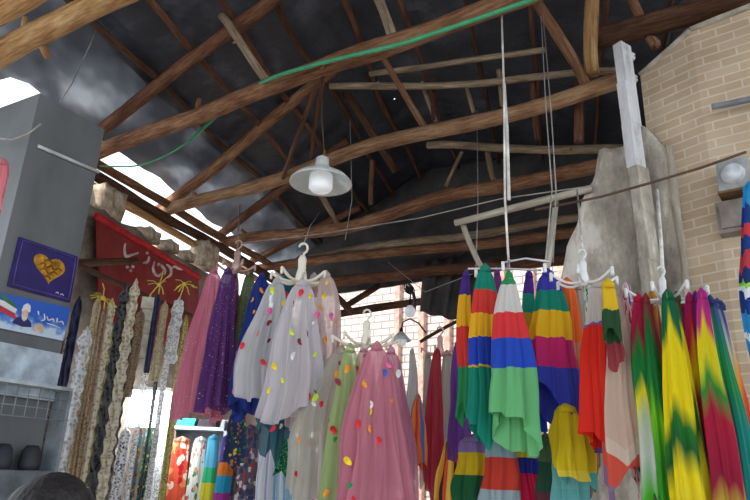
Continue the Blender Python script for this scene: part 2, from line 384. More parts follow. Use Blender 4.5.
# rafters on the roof slope
def rafter(px0, py0, px1, py1, Yp, r, mat, label, seed, e0=.0, e1=.0):
    p0 = plate(Yp); a, b = ext(at_plane(px0, py0, p0, U), at_plane(px1, py1, p0, U), e0, e1)
    log('rafter', a, b, r, r * .92, mat, label, 'rafter', 'sloping rafters', .04, seed, stubs=1)
rafter(105, 125, 272, 0, 5.55, .062, B_RED, 'reddish rafter rising from above the grey column out of the top', 11, .2, .3)
rafter(165, 205, 327, 75, 6.88, .066, B_BROWN, 'brown rafter rising from the left eave to behind the hose beam', 12, .2, .2)
rafter(232, 226, 335, 150, 7.9, .055, B_RED, 'dim rafter rising behind the pendant lamp', 13, .2, .2)
rafter(262, 256, 330, 222, 8.9, .05, B_RED, 'short dim rafter low above the white scarf hanger', 14, .2, .5)
def pole(px0, py0, Y0, px1, py1, Y1, r, mat, label, seed, name='roof_pole', cat='pole', r1=None, wob=.02, group='thin poles in the roof', stubs=0):
    log(name, at_depth(px0, py0, Y0), at_depth(px1, py1, Y1), r, r1 or r, mat, label, cat, group, wob, seed, 10, stubs=stubs)
pole(222, 16, 4.6, 271, 86, 4.36, .034, B_GREY, 'grey strut leaning down onto the left half of the hose beam', 21, stubs=1)
pole(376, -6, 3.95, 395, 44, 3.72, .038, B_GREY, 'grey strut meeting the hose beam at the top centre', 22)
pole(538, 4, 4.5, 586, 86, 4.3, .044, B_BROWN, 'brown strut slanting down to the beam near the brick pier', 23)
pole(593, -8, 4.25, 593, 74, 4.27, .056, B_GOLD, 'thick upright golden post at the top right', 24)
pole(630, -6, 4.15, 656, 46, 4.05, .038, B_BROWN, 'brown strut leaning onto the top of the brick pier', 25)
pole(579, 82, 4.4, 579, 142, 4.42, .036, B_RED, 'short upright brown strut under the beam near the whitewashed post', 26)
pole(319, 78, 4.5, 283, 178, 5.8, .02, B_RED, 'thin stick slanting to the left of the pendant lamp', 27)
pole(323, 82, 4.6, 312, 158, 5.6, .018, B_RED, 'thin stick nearly upright behind the pendant lamp', 28)
pole(318, 190, 6.3, 338, 226, 7.0, .03, B_GREY, 'short grey strut below the pendant lamp', 29)
pole(383, 58, 5.3, 432, 138, 5.45, .03, B_BROWN, 'thin brown strut leaning between the hose beam and the pier beam', 30)
pole(345, 92, 6.2, 396, 172, 6.6, .042, B_DARK, 'dark leaning strut right of the pendant lamp', 31)
pole(330, 86, 5.95, 632, 71, 4.95, .035, B_GREY, 'long grey rail running level under the roof, upper of two', 32, wob=.05, stubs=2)
pole(370, 74, 5.9, 545, 50, 5.1, .03, B_GREY, 'upper grey stick just over the long level rail', 33, wob=.04)
pole(428, 145, 6.4, 622, 149, 5.25, .042, B_GREY, 'level weathered rail under the pier beam, lower of two', 34, wob=.04, stubs=1)
pole(422, 82, 5.75, 436, 122, 5.9, .025, B_GREY, 'forked short upright left of the long white rope', 35)
pole(434, 78, 5.7, 433, 120, 5.8, .02, B_DARK, 'short dark upright under the long level rail', 36)
pole(467, 84, 5.6, 474, 112, 5.8, .025, B_GREY, 'short grey upright left of the middle of the long level rail', 37)
pole(499, 70, 5.45, 503, 106, 5.6, .03, B_GREY, 'short upright beside the long white rope', 38)
pole(533, 78, 5.35, 538, 140, 5.5, .03, B_RED, 'short reddish upright right of the long white rope', 39)
pole(372, 160, 7.0, 371, 205, 7.2, .03, B_BROWN, 'upright brown strut right of the pendant lamp', 40)
pole(455, 223, 4.7, 592, 188, 4.15, .026, B_PALE, 'pale whitish stick above the rainbow scarves', 41, wob=.01)
pole(463, 222, 4.75, 482, 268, 4.6, .022, B_PALE, 'pale short leg under the left end of the whitish stick', 42)
pole(556, 196, 4.4, 546, 270, 4.1, .024, B_PALE, 'pale leg under the right end of the whitish stick', 43)
pole(462, 152, 6.6, 446, 186, 7.0, .022, B_GREY, 'small diagonal stick under the lower level rail', 44)
pole(488, 150, 6.2, 494, 180, 6.4, .03, B_GREY, 'small upright under the lower level rail', 45)
pole(346, 306, 8.9, 428, 256, 9.3, .045, B_DARK, 'dark diagonal pole against the bright far opening', 46)
pole(338, 314, 8.8, 440, 299, 8.9, .055, B_DARK, 'dark level pole across the bright far opening', 47)
pole(335, 296, 8.7, 352, 314, 8.7, .05, B_DARK, 'dark stub joining the level pole at the far opening', 48)
pole(420, 342, 8.0, 475, 312, 7.8, .022, B_DARK, 'thin slanting stick left of the rainbow scarves', 49)
# purlins under the sheet, parallel to the eave
PUR = [(.55, 'first'), (.98, 'second'), (1.42, 'third'), (1.85, 'fourth'), (2.3, 'fifth'), (2.9, 'sixth'), (3.5, 'seventh'), (4.1, 'eighth'), (4.75, 'ninth'), (5.3, 'tenth')]
for i, (s, nm) in enumerate(PUR):
    log('purlin', on_roof(1.8, s, -.06), on_roof(YEND - .1, s, -.06), .032 if s < 2.5 else .025, .028 if s < 2.5 else .022, B_RED if i % 3 else B_DARK, f'thin purlin log under the dark roof sheet, {nm} up from the left eave', 'purlin', 'purlins under the roof sheet', .05, 50 + i, 9)
# wall plate logs along the left eave
for i, (p, q, z, r, mat, lab) in enumerate([
    ((97, 163), (272, 266), 4.44, .05, B_BROWN, 'upper brown log lying along the left eave above the rubble'),
    ((100, 176), (262, 272), 4.3, .06, B_DARK, 'middle dark log lying along the left eave above the rubble'),
    ((103, 192), (250, 276), 4.18, .045, B_GOLD, 'lower golden log lying along the left eave over the rubble')]):
    a, b = ext(ZH(*p, z), ZH(*q, z), .8, 1.0); log('eave_log', a, b, r, r * .9, mat, lab, 'log', 'logs along the left eave', .04, 70 + i)
a, b = at_depth(590, 42, 4.4), at_depth(760, -6, 3.5)
log('eave_log', a, b, .09, .09, B_DARK, 'dark brown log along the right eave above the brick pier', 'log', None, .02, 77)
# mud bricks and rubble on the wall top
t = NT('pale_mud_brick'); n1 = t.noise(t.obj(), 9, 7, .65)
M_MUD = t.end(t.bsdf(t.ramp(n1, [(.34, (128, 108, 90)), (.55, (196, 180, 160)), (.7, (232, 222, 206))]), .95, t.bump(n1, .9, .02)))
def rock(name, c, size, rz, seed, label, cat='mud brick', group='rubble on the left wall top'):
    mb = MB(); n, m = 16, 10; vs = []
    for j in range(m + 1):
        for k in range(n):
            th, ph = 2 * PI * k / n, PI * j / m; v = Vector((math.sin(ph) * math.cos(th), math.sin(ph) * math.sin(th), math.cos(ph)))
            q = max(abs(v.x), abs(v.y), abs(v.z)); v = v / (q ** .9) * (1 + .16 * noise.noise(v * 2 + Vector((seed * 5, 0, 0))))
            vs.append(Vector((v.x * size[0] / 2, v.y * size[1] / 2, v.z * size[2] / 2)))
    mb.add(vs, [(j*n+k, (j+1)*n+k, (j+1)*n+(k+1)%n, j*n+(k+1)%n) for j in range(m) for k in range(n)])
    o = mb.obj(name, M_MUD, loc=c); o.rotation_euler = (0, 0, rz); return tag(o, label, cat, group)
rnd = random.Random(5); wa = math.atan2(V.y, V.x)
for i, (px, py, sz, lab) in enumerate([
    (104, 204, .3, 'tan plastered block behind the top of the grey column'),
    (146, 229, .2, 'crumbling mud brick on the wall top over the middle of the red banner'),
    (166, 240, .17, 'small broken mud brick on the wall top left of the pale block'),
    (184, 250, .16, 'small mud brick wedged beside the pale block'),
    (205, 256, .3, 'big pale plastered block at the right end of the red banner')]):
    p = at_plane(px, py, WL0 + Vector((-.12, 0, 0)), V); p.z -= .08 if 0 < i < 4 else 0; rock('mud_brick', p, (sz * 1.2, .24, sz * (.75 if i in (1, 2, 3) else 1.1)), wa + rnd.uniform(-.2, .2), i, lab)

# ------------------------------------------------------------------ grey column on the left
cd = Vector((math.sin(math.radians(29)), math.cos(math.radians(29)), 0)); ce = Vector((-cd.y, cd.x, 0))
c0 = at_depth(40, 93, 3.55); ztop = c0.z; c0.z = 0
c1 = at_plane(104.5, 129, c0, cd); wid = (c1 - c0).xy.length
t = NT('grey_panelling'); n1 = t.noise(t.obj((1, 1, .4)), 4, 5)
M_COL = t.end(t.bsdf(t.ramp(n1, [(.3, (92, 95, 97)), (.7, (113, 116, 120))]), .55, t.bump(n1, .1)))
mb = MB(); P = [c0, c0 + cd * wid, c0 + cd * wid + ce * .55, c0 + ce * .55]
vs = [Vector((p.x, p.y, z)) for p in P for z in (0, ztop)]
mb.add(vs, [(0, 2, 3, 1), (2, 4, 5, 3), (4, 6, 7, 5), (6, 0, 1, 7), (1, 3, 5, 7)])
struct(mb.obj('wall_left_column', M_COL, smooth=False))
def on_col(px, py, off=.006):
    p = at_plane(px, py, c0 - ce * off, cd); return p
colz = math.atan2(cd.y, cd.x)
a, b = on_col(38, 146, .012), on_col(99, 172, .012)
struct(MB().tube([a, b], .012, 8).obj('trim_3', plain('pale_seam', (190, 192, 194), .5)))
# white lower panel of the column
pa, pb = on_col(-40, 337, .02), on_col(62, 352, .02); 
struct(MB().box(((pa + pb) / 2 - Vector((0, 0, .14))) , ((pb - pa).xy.length, .03, .28), Matrix.Rotation(colz, 3, 'Z')).obj('trim_4', plain('pale_blue_panel', (176, 190, 202), .4), smooth=False))

def flat_poster(name, quad, mat, label, cat, thick=.012):
    """a panel whose four corners (tl, tr, br, bl) lie on the column face"""
    tl, tr, br_, bl = quad; n = (tr - tl).cross(bl - tl).normalized(); 
    if n.dot(O - tl) < 0: n = -n
    c = (tl + tr + br_ + bl) / 4
    e = thing(name, label, cat, c)
    f = [p - c for p in (bl, br_, tr, tl)]; vs = f + [p + n * thick for p in f]
    me_obj('panel', vs, [(3,2,1,0),(4,5,6,7),(0,1,5,4),(1,2,6,5),(2,3,7,6),(3,0,4,7)], mat, e, uvs=[(0,0),(1,0),(1,1),(0,1)]*2, smooth=False)
    def at(u, v, h=0):     # u to the right, v down, 0..1
        top = tl.lerp(tr, u); bot = bl.lerp(br_, u); return top.lerp(bot, v) + n * (thick + h) - c
    return e, at
def flat_shape(name, e, at, pts, mat, h0=.001, h1=.004):
    n = len(pts); vs = [at(u, v, h0) for u, v in pts] + [at(u, v, h1) for u, v in pts]
    return me_obj(name, vs, [tuple(range(n, 2 * n)), tuple(range(n - 1, -1, -1))] + [(i, (i+1) % n, n + (i+1) % n, n + i) for i in range(n)], mat, e, smooth=False)
def strokes(name, e, at, lines, mat, r=.005, h=.006):
    mb = MB()
    for ln in lines:
        pts = [at(u, v, h) for u, v in ln]; sm = []
        for i in range(len(pts) - 1):
            p0, p1, p2, p3 = pts[max(i-1, 0)], pts[i], pts[i+1], pts[min(i+2, len(pts)-1)]
            for k in range(5):
                q = k / 5; sm.append(.5 * ((2*p1) + (p2-p0)*q + (2*p0-5*p1+4*p2-p3)*q*q + (3*p1-p0-3*p2+p3)*q**3))
        sm.append(pts[-1]); N = len(sm)
        mb.tube(sm, [r * (.55 + .6 * math.sin(PI * (i + .5) / N)) for i in range(N)], 6)
    return mb.obj(name, mat, e)
ell = lambda cx, cy, rx, ry, n=22: [(cx + rx * math.cos(2*PI*i/n), cy + ry * math.sin(2*PI*i/n)) for i in range(n)]
e, at = flat_poster('wall_poster', [on_col(*q) for q in ((18.5, 237), (77, 257), (69, 302.5), (7, 286))], plain('deep_violet_board', (46, 34, 104), .5, var=.12), 'dark violet square poster with a golden heart on the grey column', 'poster')
hp = []
for i in range(60):
    th = 2 * PI * i / 60; x = 16 * math.sin(th) ** 3; y = 13 * math.cos(th) - 5 * math.cos(2*th) - 2 * math.cos(3*th) - math.cos(4*th)
    hp.append((.55 + x * .0165 - y * .002, .43 - y * .0195))
GOLD = plain('gold_leaf', (200, 150, 52), .4, .5, .25, 30)
flat_shape('golden_heart', e, at, hp, GOLD)
GOLD2 = plain('dark_gold', (140, 92, 30), .5, .3)
strokes('lettering', e, at, [[(.38,.42),(.45,.36),(.5,.44),(.58,.36),(.62,.44),(.7,.38),(.76,.42)], [(.4,.52),(.48,.47),(.55,.55),(.63,.48),(.7,.52)], [(.44,.32),(.52,.28),(.6,.33)], [(.48,.64),(.55,.6),(.6,.66)], [(.62,.26),(.63,.36)], [(.46,.4),(.47,.5)]], GOLD2, .0055)
strokes('border_line', e, at, [[(.05,.05),(.5,.045),(.95,.05)], [(.95,.05),(.955,.5),(.95,.95)], [(.05,.95),(.5,.955),(.95,.95)], [(.05,.05),(.045,.5),(.05,.95)]], plain('violet_edge', (92, 80, 150), .5), .003)
strokes('small_lettering', e, at, [[(.72,.9),(.75,.87),(.77,.9)], [(.8,.91),(.83,.88),(.86,.91)]], plain('pale_print', (190, 186, 210), .6), .003)
# blue poster under it
t = NT('blue_cloud_print'); nz = t.noise(t.uv((2, 1, 1)), 3.2, 5); sep = t.n('SeparateXYZ'); t.t.links.new(t.uv(), sep.inputs[0])
k = t.math('ADD', nz, t.math('MULTIPLY', t.math('SUBTRACT', .42, sep.outputs[1]), .75))
M_SKYP = t.end(t.bsdf(t.ramp(k, [(.42, (44, 96, 196)), (.58, (96, 146, 216)), (.72, (196, 214, 234))]), .45))
e, at = flat_poster('wall_poster', [on_col(*q) for q in ((-14, 290), (69.5, 308), (62, 341), (-22, 324))], M_SKYP, 'blue cloudy poster with a flag and a turbaned bust below the violet one', 'poster')
W = plain('print_white', (226, 228, 230), .6, var=.04)
flat_shape('flag_green_band', e, at, [(.12,.06),(.2,.05),(.3,.2),(.36,.36),(.28,.3),(.2,.22)], plain('print_green', (64, 116, 92), .6))
flat_shape('flag_white_band', e, at, [(.14,.2),(.2,.22),(.28,.3),(.36,.38),(.35,.5),(.24,.42),(.14,.34)], W)
flat_shape('flag_red_band', e, at, [(.14,.36),(.24,.43),(.35,.52),(.38,.68),(.26,.58),(.14,.52)], plain('print_red', (196, 52, 62), .6))
flat_shape('printed_robe', e, at, [(.34,.78),(.37,.62),(.42,.56),(.5,.58),(.55,.66),(.57,.8),(.46,.84)], plain('print_navy', (46, 46, 96), .6))
flat_shape('printed_face', e, at, ell(.46, .46, .038, .15), plain('print_skin', (206, 168, 148), .6), .002, .005)
flat_shape('printed_beard', e, at, [(.425,.5),(.44,.54),(.48,.54),(.497,.5),(.49,.62),(.465,.68),(.435,.62)], plain('print_grey', (196, 192, 190), .6), .003, .006)
flat_shape('printed_turban', e, at, [(.41,.38),(.42,.22),(.46,.14),(.5,.2),(.512,.36),(.5,.4),(.46,.34),(.42,.42)], W, .004, .007)
flat_shape('printed_blossom', e, at, ell(.66, .78, .06, .14), plain('print_peach', (206, 178, 150), .6))
strokes('lettering', e, at, [[(.68,.34),(.7,.5),(.66,.56)], [(.72,.4),(.75,.5),(.8,.44),(.82,.52)], [(.85,.38),(.86,.52)], [(.88,.5),(.92,.46),(.95,.54)], [(.74,.6),(.82,.62),(.92,.66)], [(.6,.3),(.62,.42)]], W, .004)

# pink cloth and wiring at the left edge
# ------------------------------------------------------------------ red banner
def on_wall(px, py, off=.0): return at_plane(px, py, WL0 + Vector((V.y, -V.x, 0)) * off, V)
tl, tr, br_, bl = on_wall(96, 216, .1), on_wall(199, 278, .1), on_wall(203, 352, .1), on_wall(96, 330, .1)
cen = (tl + tr + br_ + bl) / 4; e = thing('hanging_banner', 'red cloth banner with white lettering along the left wall top', 'banner', cen)
nb = Vector((V.y, -V.x, 0)); NU, NV = 40, 14
def bat(u, v, h=0):
    p = tl.lerp(tr, u).lerp(bl.lerp(br_, u), v); return p + nb * (.02 * math.sin(u * 17 + v * 2) * (.3 + v) + .015 * noise.noise(Vector((u * 9, v * 5, 1))) + h) - cen
t = NT('red_banner_cloth'); n1 = t.noise(t.uv(), 3, 4)
M_BAN = t.end(cloth_shader(t, t.ramp(n1, [(.3, (128, 38, 38)), (.7, (164, 60, 58))]), .2))
me_obj('cloth', [bat(i / NU, j / NV) for j in range(NV + 1) for i in range(NU + 1)], [(j*(NU+1)+i, j*(NU+1)+i+1, (j+1)*(NU+1)+i+1, (j+1)*(NU+1)+i) for j in range(NV) for i in range(NU)], M_BAN, e, uvs=[(i / NU * 2, j / NV) for j in range(NV + 1) for i in range(NU + 1)], solid=.004)
mb = MB().tube([bat(i / 40, 0, .006) for i in range(41)], .035, 8); mb.obj('rolled_hem', plain('bright_red_hem', (176, 32, 36), .7), e)
def bpx(px, py):     # picture point -> banner coordinates
    p = at_plane(px, py, WL0 + nb * .1, V) ; d = (tr - tl); du = (p - tl).dot(V) / d.dot(V)
    top = tl.lerp(tr, du).z; bot = bl.lerp(br_, du).z; return du, (top - p.z) / (top - bot)
Z8 = lambda x, y: bpx(80 + x * 130 / 722, 210 + y * 90 / 500)
strokes('lettering', e, bat, [[Z8(*q) for q in ln] for ln in (
    [(238,180),(226,215),(232,246),(262,242),(305,232)], [(222,298),(232,304)], [(255,298),(265,304)], [(240,318),(248,324)],
    [(318,285),(345,280),(362,255)], [(350,240),(358,232)],
    [(392,282),(376,315),(384,345),(408,354),(432,342)], [(412,300),(424,292)],
    [(436,300),(445,312),(458,330),(452,350)], [(470,300),(490,318),(486,350),(466,366)], [(495,322),(520,312),(545,326),(590,330)], [(520,290),(522,318)], [(560,300),(566,326)])], plain('faded_white_paint', (196, 178, 174), .7), .014, .014)
a, b = on_wall(66, 263, .3), on_wall(136, 261, .3)
log('pole', a, b, .035, .03, B_DARK, 'dark short pole crossing in front of the red banner beside the column', 'pole', None, .01, 80)

# ------------------------------------------------------------------ scarves
def drape(L, wt, wb, depth=.55, folds=6, seed=0, hem=.12, nh=2, flare=.5, nu=96, nv=30, bend=.0, roll=0.0, amp=.34):
    rnd = random.Random(seed); p1, p2, p3 = rnd.uniform(0, 6.3), rnd.uniform(0, 6.3), rnd.uniform(0, 6.3)
    def at(th, t):
        w = (wt + (wb - wt) * t ** flare) / 2
        a = amp * (.25 + .75 * min(1, t * 2.2)); drift = 1.1 * noise.noise(Vector((t * 1.6, seed * 1.3, 0)))
        r = 1 + a * .62 * math.cos(folds * th + p1 + drift) + a * .42 * math.cos((2 * folds - 1) * th + p2 - drift * 1.5) + a * .16 * math.cos((4 * folds + 1) * th + p1)
        r *= 1 + .12 * noise.noise(Vector((math.cos(th) * 1.2, math.sin(th) * 1.2, t * 3 + seed)))
        tri = abs(((nh * th + p3) / PI) % 2 - 1)
        l = L * (1 - hem * 1.25 * tri - hem * .3 * (.5 + .5 * math.cos((2 * nh + 1) * th + p2)))
        r /= 1 + .62 * amp
        x, y = w * math.cos(th) * r, depth * w * math.sin(th) * r
        x += bend * math.sin(t * 2.4) + .02 * noise.noise(Vector((t * 2, seed, 7)))
        return Vector((x * math.cos(roll) - y * math.sin(roll), x * math.sin(roll) + y * math.cos(roll), -t * l))
    vs, us, fs = [], [], []
    for j in range(nv + 1):
        for i in range(nu):
            t = j / nv; p = at(2 * PI * i / nu, t); vs.append(p); us.append((i / nu, -p.z / L))
    for j in range(nv):
        for i in range(nu): fs.append((j*nu+i, (j+1)*nu+i, (j+1)*nu+(i+1) % nu, j*nu+(i+1) % nu))
    return vs, fs, us, at
_leaf = {}
PET = {'yellow': (236, 196, 20), 'lime': (196, 222, 60), 'red': (206, 28, 40), 'orange': (240, 140, 30), 'green': (30, 130, 70), 'blue': (40, 90, 190), 'white': (240, 240, 240), 'pink': (226, 90, 150), 'maroon': (120, 24, 40)}
def leaf(col):
    if col not in _leaf:
        n = 12; vs = [Vector((0, 0, 0))]
        for i in range(n):
            q = i / n * 2 * PI; x = .014 * math.sin(q) * (1 + .25 * math.cos(q)); z = .023 * math.cos(q); vs.append(Vector((x, -.004 * math.cos(2 * q), z)))
        me = bpy.data.meshes.new('petal_' + col); me.from_pydata(vs, [], [(0, 1 + i, 1 + (i + 1) % n) for i in range(n)]); me.materials.append(plain('petal_' + col, PET[col], .6)); _leaf[col] = me
    return _leaf[col]
def petals(e, at, cols, n, seed, t0=.06, t1=.97, size=1.0):
    rnd = random.Random(seed)
    for k in range(n):
        th = PI * 1.5 + rnd.uniform(-1.15, 1.15); t = t0 + (t1 - t0) * (k + rnd.random()) / n; p = at(th, t); q = at(th + .02, t); tn = (q - p)
        nrm = Vector((tn.y, -tn.x, 0)).normalized() if tn.length > 1e-6 else Vector((0, -1, 0))
        if nrm.y > 0: nrm = -nrm
        o = bpy.data.objects.new('petal', leaf(rnd.choice(cols))); C.objects.link(o); o.parent = e; o.location = p + nrm * .007
        o.rotation_euler = (rnd.uniform(-.3, .3), rnd.uniform(-.9, .9), math.atan2(nrm.y, nrm.x) + PI / 2); s = rnd.uniform(.6, 1.0) * size; o.scale = (s, s, s)
def scarf(px, py, Y, ybot, wt, wb, mat, label, seed, folds=6, hem=.12, nh=2, depth=.55, flare=.5, bend=0, roll=0, group=None, pet=None, npet=0, name='hanging_scarf', cat='scarf', amp=.34, psize=1.0):
    top = at_depth(px, py, Y); k = mpp(top); bot = at_depth(px, ybot, Y); L = top.z - bot.z
    vs, fs, us, at = drape(L, wt * k, wb * k, depth, folds, seed, hem, nh, flare, bend=bend * k, roll=roll, amp=amp)
    e = thing(name, label, cat, top, group)
    me_obj('cloth', vs, fs, mat, e, uvs=us)
    mb = MB().tube([(0, 0, .035), (0, 0, .012), (0, 0, -.012)], [.004, wt * k * .32 + .006, wt * k * .42 + .004], 10); mb.obj('gathered_knot', mat, e)
    if pet: petals(e, at, pet, int(npet * .85), seed + 91, size=psize)
    return e
GRP = 'printed scarves on hangers'
R, Yl, Bl, Gn, Te, Wh, Mg, Pu = (222, 66, 58), (240, 188, 40), (42, 76, 192), (46, 150, 92), (24, 142, 120), (216, 214, 210), (206, 44, 116), (78, 48, 140)
LG, Or, Mr, DG = (112, 190, 128), (236, 112, 48), (146, 24, 56), (20, 96, 58)
# rainbow block scarves
G1 = 'rainbow block scarves on the bar hanger'
scarf(466, 276, 3.2, 432, 7, 22, bands('rainbow_a', [(0, Pu), (.13, Yl), (.34, R), (.6, Gn)]), 'narrow scarf of purple yellow red and green at the far left of the rainbow bunch', 1, 4, group=G1)
scarf(485, 270, 3.05, 452, 12, 44, bands('rainbow_b', [(0, Te), (.125, R), (.26, Yl), (.395, Bl), (.55, Yl), (.562, Te)]), 'block striped scarf ending in a wide teal green hem left of the pale green one', 2, 6, .14, group=G1, roll=.2)
scarf(509, 277, 2.9, 470, 8, 50, bands('rainbow_c', [(0, Gn), (.045, Wh), (.2, (226, 62, 66)), (.34, (44, 82, 200)), (.5, LG)]), 'scarf with white red and blue blocks and a long pale green point', 3, 5, .22, nh=1, group=G1, roll=-.2)
scarf(548, 275, 3.0, 452, 14, 58, bands('rainbow_d', [(0, (64, 60, 170)), (.1, Te), (.22, (240, 190, 36)), (.385, Mg), (.55, (60, 70, 180))]), 'wide scarf with yellow and magenta blocks and a slanting blue hem', 4, 6, .25, nh=1, group=G1, roll=.1)
scarf(529, 276, 3.2, 440, 8, 24, bands('rainbow_e', [(0, Pu), (.12, Te), (.24, (200, 160, 40)), (.45, R), (.6, Bl)]), 'shaded scarf tucked behind the white topped and the yellow block scarves', 5, 4, group=G1)
scarf(497, 273, 3.35, 440, 6, 22, bands('rainbow_f', [(0, (110, 50, 120)), (.14, (232, 150, 40)), (.36, R), (.5, Pu), (.65, (80, 160, 150))]), 'orange topped scarf squeezed behind the teal hemmed one', 6, 4, group=G1)
scarf(567, 284, 3.05, 495, 14, 34, bands('rainbow_g', [(0, Or), (.3, (212, 150, 110)), (.42, (60, 150, 150)), (.66, (222, 190, 40)), (.9, (90, 180, 180))]), 'orange topped scarf with a yellow and aqua hem right of the slanting blue hem', 7, 5, group=G1)
scarf(578, 288, 3.15, 500, 8, 18, dyed('beige_print', [(0, (176, 160, 150)), (.4, (150, 140, 130)), (.7, (200, 130, 70)), (1, (120, 110, 110))]), 'thin beige scarf just left of the red and cream scarf', 8, 4, group=G1)
# lower layer
G1b = 'scarves hanging below the rainbow bunch'
scarf(476, 440, 3.45, 512, 34, 44, bands('low_a', [(0, (150, 130, 190)), (.18, (232, 200, 40)), (.5, (40, 110, 70))]), 'yellow and dark green scarf lowest on the left of the rainbow bunch', 9, 5, group=G1b, hem=.05)
scarf(501, 442, 3.3, 520, 30, 40, bands('low_b', [(0, (150, 180, 190)), (.2, (214, 72, 56)), (.62, (170, 190, 200))]), 'red scarf with a pale grey border under the pale green point', 10, 5, group=G1b, hem=.05)
scarf(526, 440, 3.45, 522, 26, 36, bands('low_c', [(0, (220, 210, 60)), (.22, (40, 50, 150)), (.42, (210, 30, 80))]), 'crimson scarf with a navy band below the white topped scarf', 11, 4, group=G1b, hem=.05)
scarf(546, 440, 3.3, 515, 20, 26, bands('low_d', [(0, (90, 120, 90)), (.3, (50, 90, 70)), (.7, (120, 60, 70))]), 'dull dark green scarf under the slanting blue hem', 12, 4, group=G1b, hem=.05)
scarf(566, 410, 2.95, 486, 24, 36, bands('low_e', [(0, (222, 196, 30)), (.8, (230, 208, 70))]), 'plain yellow scarf corner beside the slanting blue hem', 13, 4, group=G1b, hem=.25, nh=1)
scarf(570, 450, 3.15, 530, 28, 40, bands('low_f', [(0, (120, 190, 190)), (.5, (110, 184, 186))]), 'plain aqua scarf below the yellow corner', 14, 4, group=G1b, hem=.05)
scarf(459, 345, 3.7, 468, 10, 22, tulle('violet_cloth', (116, 66, 160), .92), 'plain violet scarf left of the teal hemmed scarf', 15, 4, group=G1b)
# red and cream, green prints (white rope hanger)
G2 = 'scarves on the white rope hanger'
scarf(597, 286, 2.75, 466, 12, 50, bands('red_cream', [(0, (196, 186, 180)), (.22, (120, 90, 150)), (.235, (218, 44, 28)), (.9, (110, 80, 140))], .09), 'scarf with a cream top over a big plain red field', 16, 5, .12, 1, group=G2)
t = NT('cream_with_red_corner'); sep = t.n('SeparateXYZ'); t.t.links.new(t.uv(), sep.inputs[0]); v = t.math('ADD', sep.outputs[1], t.math('MULTIPLY', t.math('ABSOLUTE', t.math('SUBTRACT', sep.outputs[0], .72)), .55))
scarf(612, 294, 2.72, 505, 9, 50, t.end(cloth_shader(t, t.ramp(v, [(0, (186, 160, 150)), (.2, (206, 178, 160)), (.76, (214, 194, 176)), (.83, (214, 84, 68)), (.97, (140, 110, 150))], 'CONSTANT'), .3)), 'cream scarf with a red corner at its hem in front of the red field', 17, 4, .2, 1, group=G2)
scarf(608, 286, 2.62, 380, 14, 22, bands('yellow_green', [(0, (228, 190, 40)), (.26, (40, 80, 50)), (.6, (150, 60, 70))], .1), 'small yellow and dark green scarf under the rope hanger arm', 18, 3, .4, 1, group=G2)
scarf(587, 286, 2.9, 420, 8, 16, floral('green_print', (210, 214, 204), [(40, 140, 90), (70, 160, 110), (30, 110, 70)], 14), 'thin green and white printed scarf left of the red field', 19, 3, group=G2)
# tie-dyed, far right
G3 = 'tie dyed scarves on the right'
Yb = (240, 218, 20); Cr = (190, 24, 70)
scarf(626, 290, 2.75, 500, 10, 20, floral('red_white_print', (214, 190, 190), [(206, 30, 60), (200, 40, 70), (60, 50, 150)], 9, .45), 'red and white printed scarf between the cream and the tie dyed scarves', 20, 4, group=G3)
scarf(638, 300, 2.65, 540, 9, 34, dyed('dye_a', [(0, Cr), (.14, Mr), (.24, (30, 120, 50)), (.36, (24, 120, 60)), (.45, (226, 214, 30)), (.58, (190, 200, 170)), (.75, (200, 206, 196)), (.9, (80, 180, 40))], .16), 'tie dyed scarf going maroon green yellow then pale grey', 21, 5, group=G3)
scarf(652, 298, 2.75, 540, 9, 30, dyed('dye_b', [(0, (200, 150, 40)), (.14, Mr), (.28, (30, 110, 50)), (.5, (60, 150, 40)), (.68, (110, 200, 30)), (.85, Mr)], .2), 'dark maroon and green tie dyed scarf beside the big yellow one', 22, 4, group=G3)
scarf(668, 297, 2.55, 550, 12, 36, dyed('dye_c', [(0, (16, 100, 70)), (.1, (16, 110, 60)), (.17, Yb), (.46, Yb), (.56, (40, 120, 40)), (.66, (30, 100, 50)), (.78, Yb), (1, (220, 200, 60))], .18), 'bright yellow tie dyed scarf with a dark green top in the middle', 23, 5, group=G3)
scarf(682, 308, 2.75, 540, 9, 26, dyed('dye_d', [(0, Mr), (.2, (120, 24, 50)), (.35, (50, 90, 40)), (.6, Cr), (.9, Mr)], .25), 'dark maroon tie dyed scarf tucked right of the yellow one', 24, 4, group=G3)
scarf(690, 300, 2.6, 550, 9, 30, dyed('dye_e', [(0, (180, 30, 110)), (.16, (214, 40, 60)), (.26, (240, 170, 30)), (.36, Yb), (.48, (190, 40, 60)), (.75, Mr), (1, (150, 30, 60))], .2), 'crimson and yellow tie dyed scarf with a maroon lower half', 25, 4, group=G3)
scarf(702, 296, 2.52, 550, 10, 34, dyed('dye_f', [(0, (190, 40, 150)), (.1, (206, 60, 130)), (.16, Yb), (.28, (230, 220, 40)), (.38, (40, 150, 60)), (.52, (180, 30, 60)), (.8, Mr), (.95, (220, 200, 60))], .16), 'magenta topped tie dyed scarf turning yellow green and maroon', 26, 4, group=G3)
scarf(711, 303, 2.55, 560, 8, 34, dyed('dye_g', [(0, (60, 90, 150)), (.12, (30, 130, 110)), (.3, (40, 150, 80)), (.5, (24, 130, 120)), (.8, (20, 120, 110))], .14), 'long teal green tie dyed scarf near the right end', 27, 4, group=G3, bend=6)
scarf(718, 306, 2.62, 560, 7, 24, dyed('dye_h', [(0, (50, 70, 150)), (.14, (190, 190, 180)), (.24, (236, 180, 60)), (.36, (226, 110, 50)), (.5, (190, 40, 60)), (.62, (230, 200, 60)), (.85, (120, 40, 60))], .2), 'orange and yellow tie dyed scarf last on the right', 28, 4, group=G3, bend=8)

